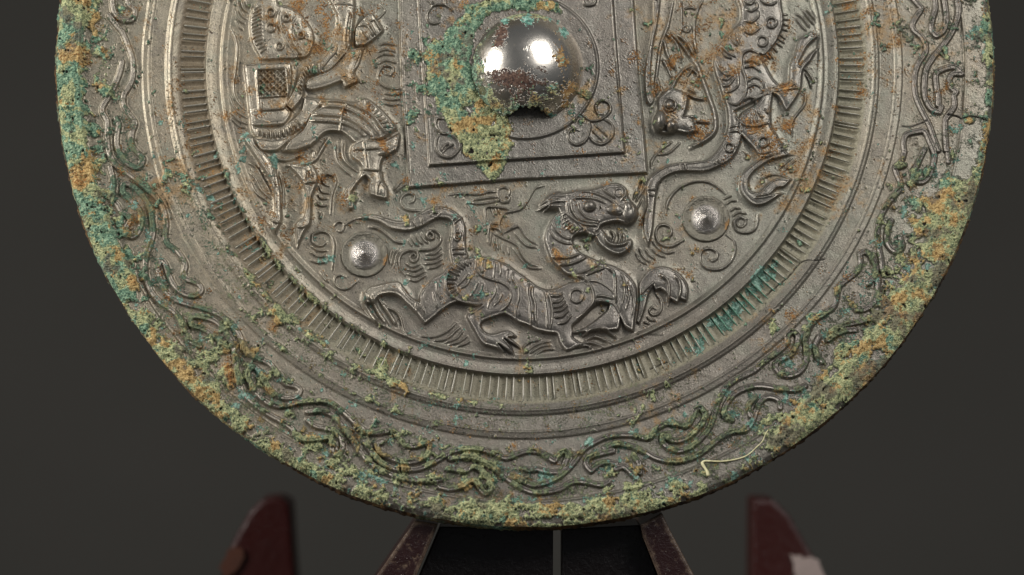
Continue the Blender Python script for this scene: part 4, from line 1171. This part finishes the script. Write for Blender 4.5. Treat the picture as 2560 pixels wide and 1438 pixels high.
B.lk(B.bump(B.math('MULTIPLY', f_hi, B.fmix(cov, 0.10, 1.2)), 0.003), bs.inputs['Normal']); me.materials.append(mt)
kn_o = bpy.data.objects.new('knob', me); kn_o.location = (kx, ky, 0.006)
sol = kn_o.modifiers.new('wall', 'SOLIDIFY'); sol.thickness = 0.016; sol.offset = -1
link(kn_o, mirror)

# ------------------------------------------------------------------ two pointed nipples in ring seats
def nipple(pxc, pyc, Rr, Rc):
    x_, y_ = to_local(pxc, pyc); prf = []
    zb = 0.0
    for r_, z_ in [(0, 31), (0.06, 30.0), (0.13, 27.6), (0.3, 20.5), (0.5, 13.2), (0.75, 6.3), (0.95, 2.6), (1.0, 1.6), (1.06, 2.6)]: prf.append((r_*Rc, z_))
    for r_, z_ in [(0.78, 2.6), (0.86, 4.6), (0.93, 5.6), (0.98, 4.6), (1.0, 2.0), (1.01, -2)]: prf.append((r_*Rr, z_))
    nn = 120; co_ = []; fc = []
    for r_, z_ in prf:
        for j in range(nn):
            p = 2*math.pi*j/nn; co_.append((r_*math.cos(p)/1000, r_*math.sin(p)/1000, z_/1000))
    for i in range(len(prf)-1):
        for j in range(nn): fc.append((i*nn+j, (i+1)*nn+j, (i+1)*nn+(j+1) % nn, i*nn+(j+1) % nn))
    me = grid_mesh('nipple', np.array(co_), np.array(fc)); mt, nt, bs = newmat('nipple_bronze'); B = NB(nt)
    sx = B.n('ShaderNodeVectorMath', operation='LENGTH'); B.lk(B.tc, sx.inputs[0])
    tip = B.step(sx.outputs['Value'], 0.040, 0.028)
    f_hi = B.noise(120, 4, 0.7); f_mid = B.noise(26, 5, 0.65)
    c_ = B.mix(f_mid, (0.13, 0.125, 0.10, 1), (0.19, 0.17, 0.135, 1)); c_ = B.mix(B.step(f_mid, 0.60, 0.68), c_, (0.30, 0.17, 0.07, 1))
    c_ = B.mix(tip, c_, (0.42, 0.39, 0.36, 1)); B.put(bs.inputs['Base Color'], c_)  # paler tip: the cone's highlight is partly painted into the colour
    bs.inputs['Metallic'].default_value = 0.85; B.put(bs.inputs['Roughness'], B.fmix(tip, 0.40, B.fmix(f_mid, 0.20, 0.28)))
    B.lk(B.bump(B.math('ADD', f_hi, B.noise(300, 2, 0.5)), 0.0022), bs.inputs['Normal']); me.materials.append(mt)
    o = bpy.data.objects.new('nipple', me); o.location = (x_, y_, 0.0012); link(o, mirror)
nipple(911.5, 637, 58, 41); nipple(1765, 548, 59, 41)

# ------------------------------------------------------------------ wooden stand, fibre, backdrop
def wpt(x_, y_, Y): s = (DCAM+Y)/DCAM; return ((x_-1280)/1000*s, Y, (719-y_)/1000*s)
def prism(pts, Yf, Yb, bevel=0.006):
    """outline in photograph pixels at depth Yf, extruded straight back to Yb"""
    import bmesh
    f = [wpt(x_, y_, Yf) for x_, y_ in pts]; bm = bmesh.new()
    a_ = [bm.verts.new(p) for p in f]; b_ = [bm.verts.new((p[0], Yb, p[2])) for p in f]; n = len(f)
    bm.faces.new(a_); bm.faces.new(b_[::-1])
    for i in range(n): bm.faces.new((a_[i], b_[i], b_[(i+1) % n], a_[(i+1) % n]))
    bmesh.ops.recalc_face_normals(bm, faces=bm.faces)
    bmesh.ops.bevel(bm, geom=bm.edges[:], offset=bevel, segments=2, profile=0.6, affect='EDGES')
    me_ = bpy.data.meshes.new('wood'); bm.to_mesh(me_); bm.free(); return me_
def lacquer(name, wear_glint=0.0, col=(0.010, 0.0030, 0.0032), dusty=0.75):
    mt, nt, bs = newmat(name); B = NB(nt)
    f = B.noise(7, 5, 0.6); g = B.noise(55, 4, 0.75); g2 = B.noise(140, 3, 0.7)
    c_ = B.mix(f, (*col, 1), (col[0]*1.7, col[1]*1.5, col[2]*1.5, 1))
    dust = B.step(B.math('ADD', B.math('MULTIPLY', g2, 0.7), B.math('MULTIPLY', g, 0.3)), 0.60, 0.68)
    c_ = B.mix(B.math('MULTIPLY', dust, dusty), c_, (0.30, 0.25, 0.21, 1))
    if wear_glint:
        geo = B.n('ShaderNodeBevel'); geo.samples = 4; geo.inputs['Radius'].default_value = 0.02
        gg = B.n('ShaderNodeNewGeometry'); dt = B.n('ShaderNodeVectorMath', operation='DOT_PRODUCT'); B.lk(geo.outputs[0], dt.inputs[0]); B.lk(gg.outputs['Normal'], dt.inputs[1])
        ed = B.step(B.math('ADD', dt.outputs['Value'], B.math('MULTIPLY', B.math('SUBTRACT', g, 0.5), 0.35)), 0.985, 0.90)
        c_ = B.mix(B.math('MULTIPLY', ed, wear_glint), c_, (0.30, 0.22, 0.15, 1))
    B.put(bs.inputs['Base Color'], c_); B.put(bs.inputs['Roughness'], B.fmix(dust, 0.35, 0.9)); bs.inputs['Specular IOR Level'].default_value = 0.35
    B.lk(B.bump(B.math('ADD', g, dust), 0.003), bs.inputs['Normal']); return mt
M_lac = lacquer('shaded_lacquer', 0.0, (0.0035, 0.0014, 0.0014), 0.06); M_lacw = lacquer('worn_lacquer', 0.45, (0.014, 0.0048, 0.0048)); M_red = lacquer('red_lacquer', 0.0, (0.024, 0.0036, 0.0026), 0.1); M_worn = None  # the near-black lacquer carries the panels' shadow in its colour
stand = bpy.data.objects.new('wooden_stand', None); stand.location = (0.1, 0.4, -1.32); link(stand)
tag(stand, 'dark red lacquered wooden display stand with scuffed edges carrying the bronze mirror', 'display stand')
def add_wood(name, me_, mt_, label=None):
    me_.materials.append(mt_); o = bpy.data.objects.new(name, me_); o.location = (-0.1, -0.4, 1.32); link(o, stand)
    if label: o['label'] = label
    return o
add_wood('front_arm', prism([(1037, 1301), (1095, 1310), (1088, 1330), (905, 1760), (700, 1990), (620, 1990), (830, 1600)], -0.19, 0.55), M_lacw)
add_wood('front_arm', prism([(1600, 1312), (1655, 1281), (1672, 1320), (1800, 1560), (2010, 1990), (1920, 1990), (1760, 1720), (1607, 1345)], -0.19, 0.55), M_lacw)
add_wood('side_panel', prism([(1100, 1316), (1383, 1322), (1379, 1990), (930, 1990), (930, 1720)], -0.10, 0.35, 0.004), M_lac)
add_wood('side_panel', prism([(1405, 1322), (1598, 1312), (1745, 1720), (1780, 1990), (1405, 1990)], -0.10, 0.35, 0.004), M_lac)
def prong(name, pts, Yf, Yb, flip, label):
    return add_wood(name, prism(pts, Yf, Yb, 0.012), M_red, label)
prong('rear_prong', [(725, 1258), (700, 1243), (655, 1248), (625, 1278), (590, 1340), (560, 1400), (540, 1520), (520, 1760), (790, 1760), (738, 1450)], 1.7, 2.1, 1, None)
prong('rear_prong', [(1880, 1248), (1935, 1250), (1975, 1290), (2020, 1370), (2058, 1430), (2110, 1560), (2140, 1760), (1860, 1760), (1878, 1500)], 1.7, 2.1, -1, None)
# chipped bare wood on the two prongs, and the beams that carry them
def chip(pts, col, Y):
    r_ = np.random.default_rng(int(pts[0][0])); P_ = catmull(np.array(pts, float), True, 6); pts = [tuple(p+r_.normal(0, 2.2, 2)) for p in P_]
    m_ = prism(pts, Y, Y+0.05, 0.0004); mt, nt, bs = newmat('bare_wood'); B = NB(nt)
    B.put(bs.inputs['Base Color'], B.mix(B.noise(12, 4, 0.7), (*col, 1), tuple(c_*0.35 for c_ in col)+(1,))); bs.inputs['Roughness'].default_value = 0.7
    add_wood('bare_chip', m_, mt)
chip([(575, 1372), (600, 1368), (612, 1392), (590, 1425), (560, 1450), (552, 1420)], (0.09, 0.022, 0.006), 1.69)
chip([(1975, 1388), (2040, 1398), (2060, 1440), (2080, 1500), (2000, 1500), (1985, 1430)], (0.42, 0.33, 0.30), 1.69)
add_wood('crossbeam', prism([(480, 1745), (2180, 1745), (2180, 1830), (480, 1830)], 1.62, 2.2, 0.01), M_lac)
add_wood('rail', prism([(600, 1930), (780, 1930), (780, 1990), (600, 1990)], -0.19, 2.1, 0.01), M_lac)
add_wood('rail', prism([(1880, 1930), (2040, 1930), (2040, 1990), (1880, 1990)], -0.19, 2.1, 0.01), M_lac)
add_wood('post', prism([(560, 1800), (720, 1800), (720, 2130), (560, 2130)], 1.75, 2.05, 0.01), M_lac)
add_wood('post', prism([(1930, 1800), (2090, 1800), (2090, 2130), (1930, 2130)], 1.75, 2.05, 0.01), M_lac)

# dry fibre lying across the lower right rim
fp = np.array([[1478, 1090], [1462, 1035], [1430, 985], [1418, 955], [1440, 938], [1480, 937], [1600, 942], [1750, 922], [1870, 880], [1960, 800], [2020, 740], [2045, 680], [2075, 630]], float)/3.994+(1400, 920)
fp = catmull(fp, step=3)
def sheet_z(x_, y_):
    i = int(np.clip(x_-X0, 0, W-1)); j = int(np.clip(y_-Y0, 0, H-1)); return Hs[j, i]
co = []; fc = []; n = len(fp); ns = 8
for i, (x_, y_) in enumerate(fp):
    lx, ly = to_local(x_, y_); r_ = math.hypot(lx, ly)*1000; hh = float(lin(r_, PROF))+max(sheet_z(x_+dx, y_) for dx in (-4, 0, 4))
    t_ = fp[min(n-1, i+1)]-fp[max(0, i-1)]; t_ = t_/np.hypot(*t_); s_ = (3.6 if i < 14 else 2.5)*(1-0.55*(i/n)); s_ *= 1+0.15*math.sin(i*0.9)
    zz = (hh+3.5)/1000
    for k in range(ns):
        p = 2*math.pi*k/ns; co.append((lx+(-t_[1])*s_*math.cos(p)/1000, ly-(t_[0])*s_*math.cos(p)/1000, zz+s_*math.sin(p)/1000))
zs = np.array([c_[2] for c_ in co]).reshape(n, ns); base_ = zs.mean(1); sm_ = np.convolve(np.pad(base_, 6, mode='edge'), np.ones(13)/13, 'valid'); sm_ = np.maximum(sm_, base_-0.002)
co = [(c_[0], c_[1], c_[2]-base_[i//ns]+sm_[i//ns]) for i, c_ in enumerate(co)]
for i in range(n-1):
    for k in range(ns): fc.append((i*ns+k, (i+1)*ns+k, (i+1)*ns+(k+1) % ns, i*ns+(k+1) % ns))
fc.append(tuple(range(ns))); fc.append(tuple((n-1)*ns+k for k in range(ns))[::-1])
me = mesh_from('dry_fibre', co, fc); mt, nt, bs = newmat('straw'); B = NB(nt)
B.put(bs.inputs['Base Color'], B.mix(B.noise(40, 4, 0.6), (0.72, 0.68, 0.44, 1), (0.50, 0.45, 0.22, 1))); bs.inputs['Roughness'].default_value = 0.6; me.materials.append(mt)
fo = bpy.data.objects.new('dry_fibre', me); fo.location = mirror.location; fo.rotation_euler = mirror.rotation_euler; link(fo)
tag(fo, 'pale yellow dry plant fibre lying curved across the crusted lower right rim', 'plant fibre')

# paper sweep behind and below
prf = [(-3.0, -1.40), (3.5, -1.40)]+[(3.5+2.5*math.sin(t), -1.40+2.5*(1-math.cos(t))) for t in np.linspace(0.1, math.pi/2, 14)]+[(6.0, 6.0)]
co = [(x_, y_, z_) for y_, z_ in prf for x_ in (-9, 9)]
me = mesh_from('backdrop', co, [(2*i, 2*i+1, 2*i+3, 2*i+2) for i in range(len(prf)-1)]); mt, nt, bs = newmat('grey_paper'); B = NB(nt)
B.put(bs.inputs['Base Color'], B.mix(B.noise(1.2, 3, 0.5), (0.037, 0.036, 0.032, 1), (0.046, 0.043, 0.039, 1))); bs.inputs['Roughness'].default_value = 0.9; bs.inputs['Specular IOR Level'].default_value = 0.1
me.materials.append(mt); bo = bpy.data.objects.new('backdrop', me); link(bo); tag(bo, 'plain dark olive grey paper backdrop sweeping up behind the stand', None, kind='structure')
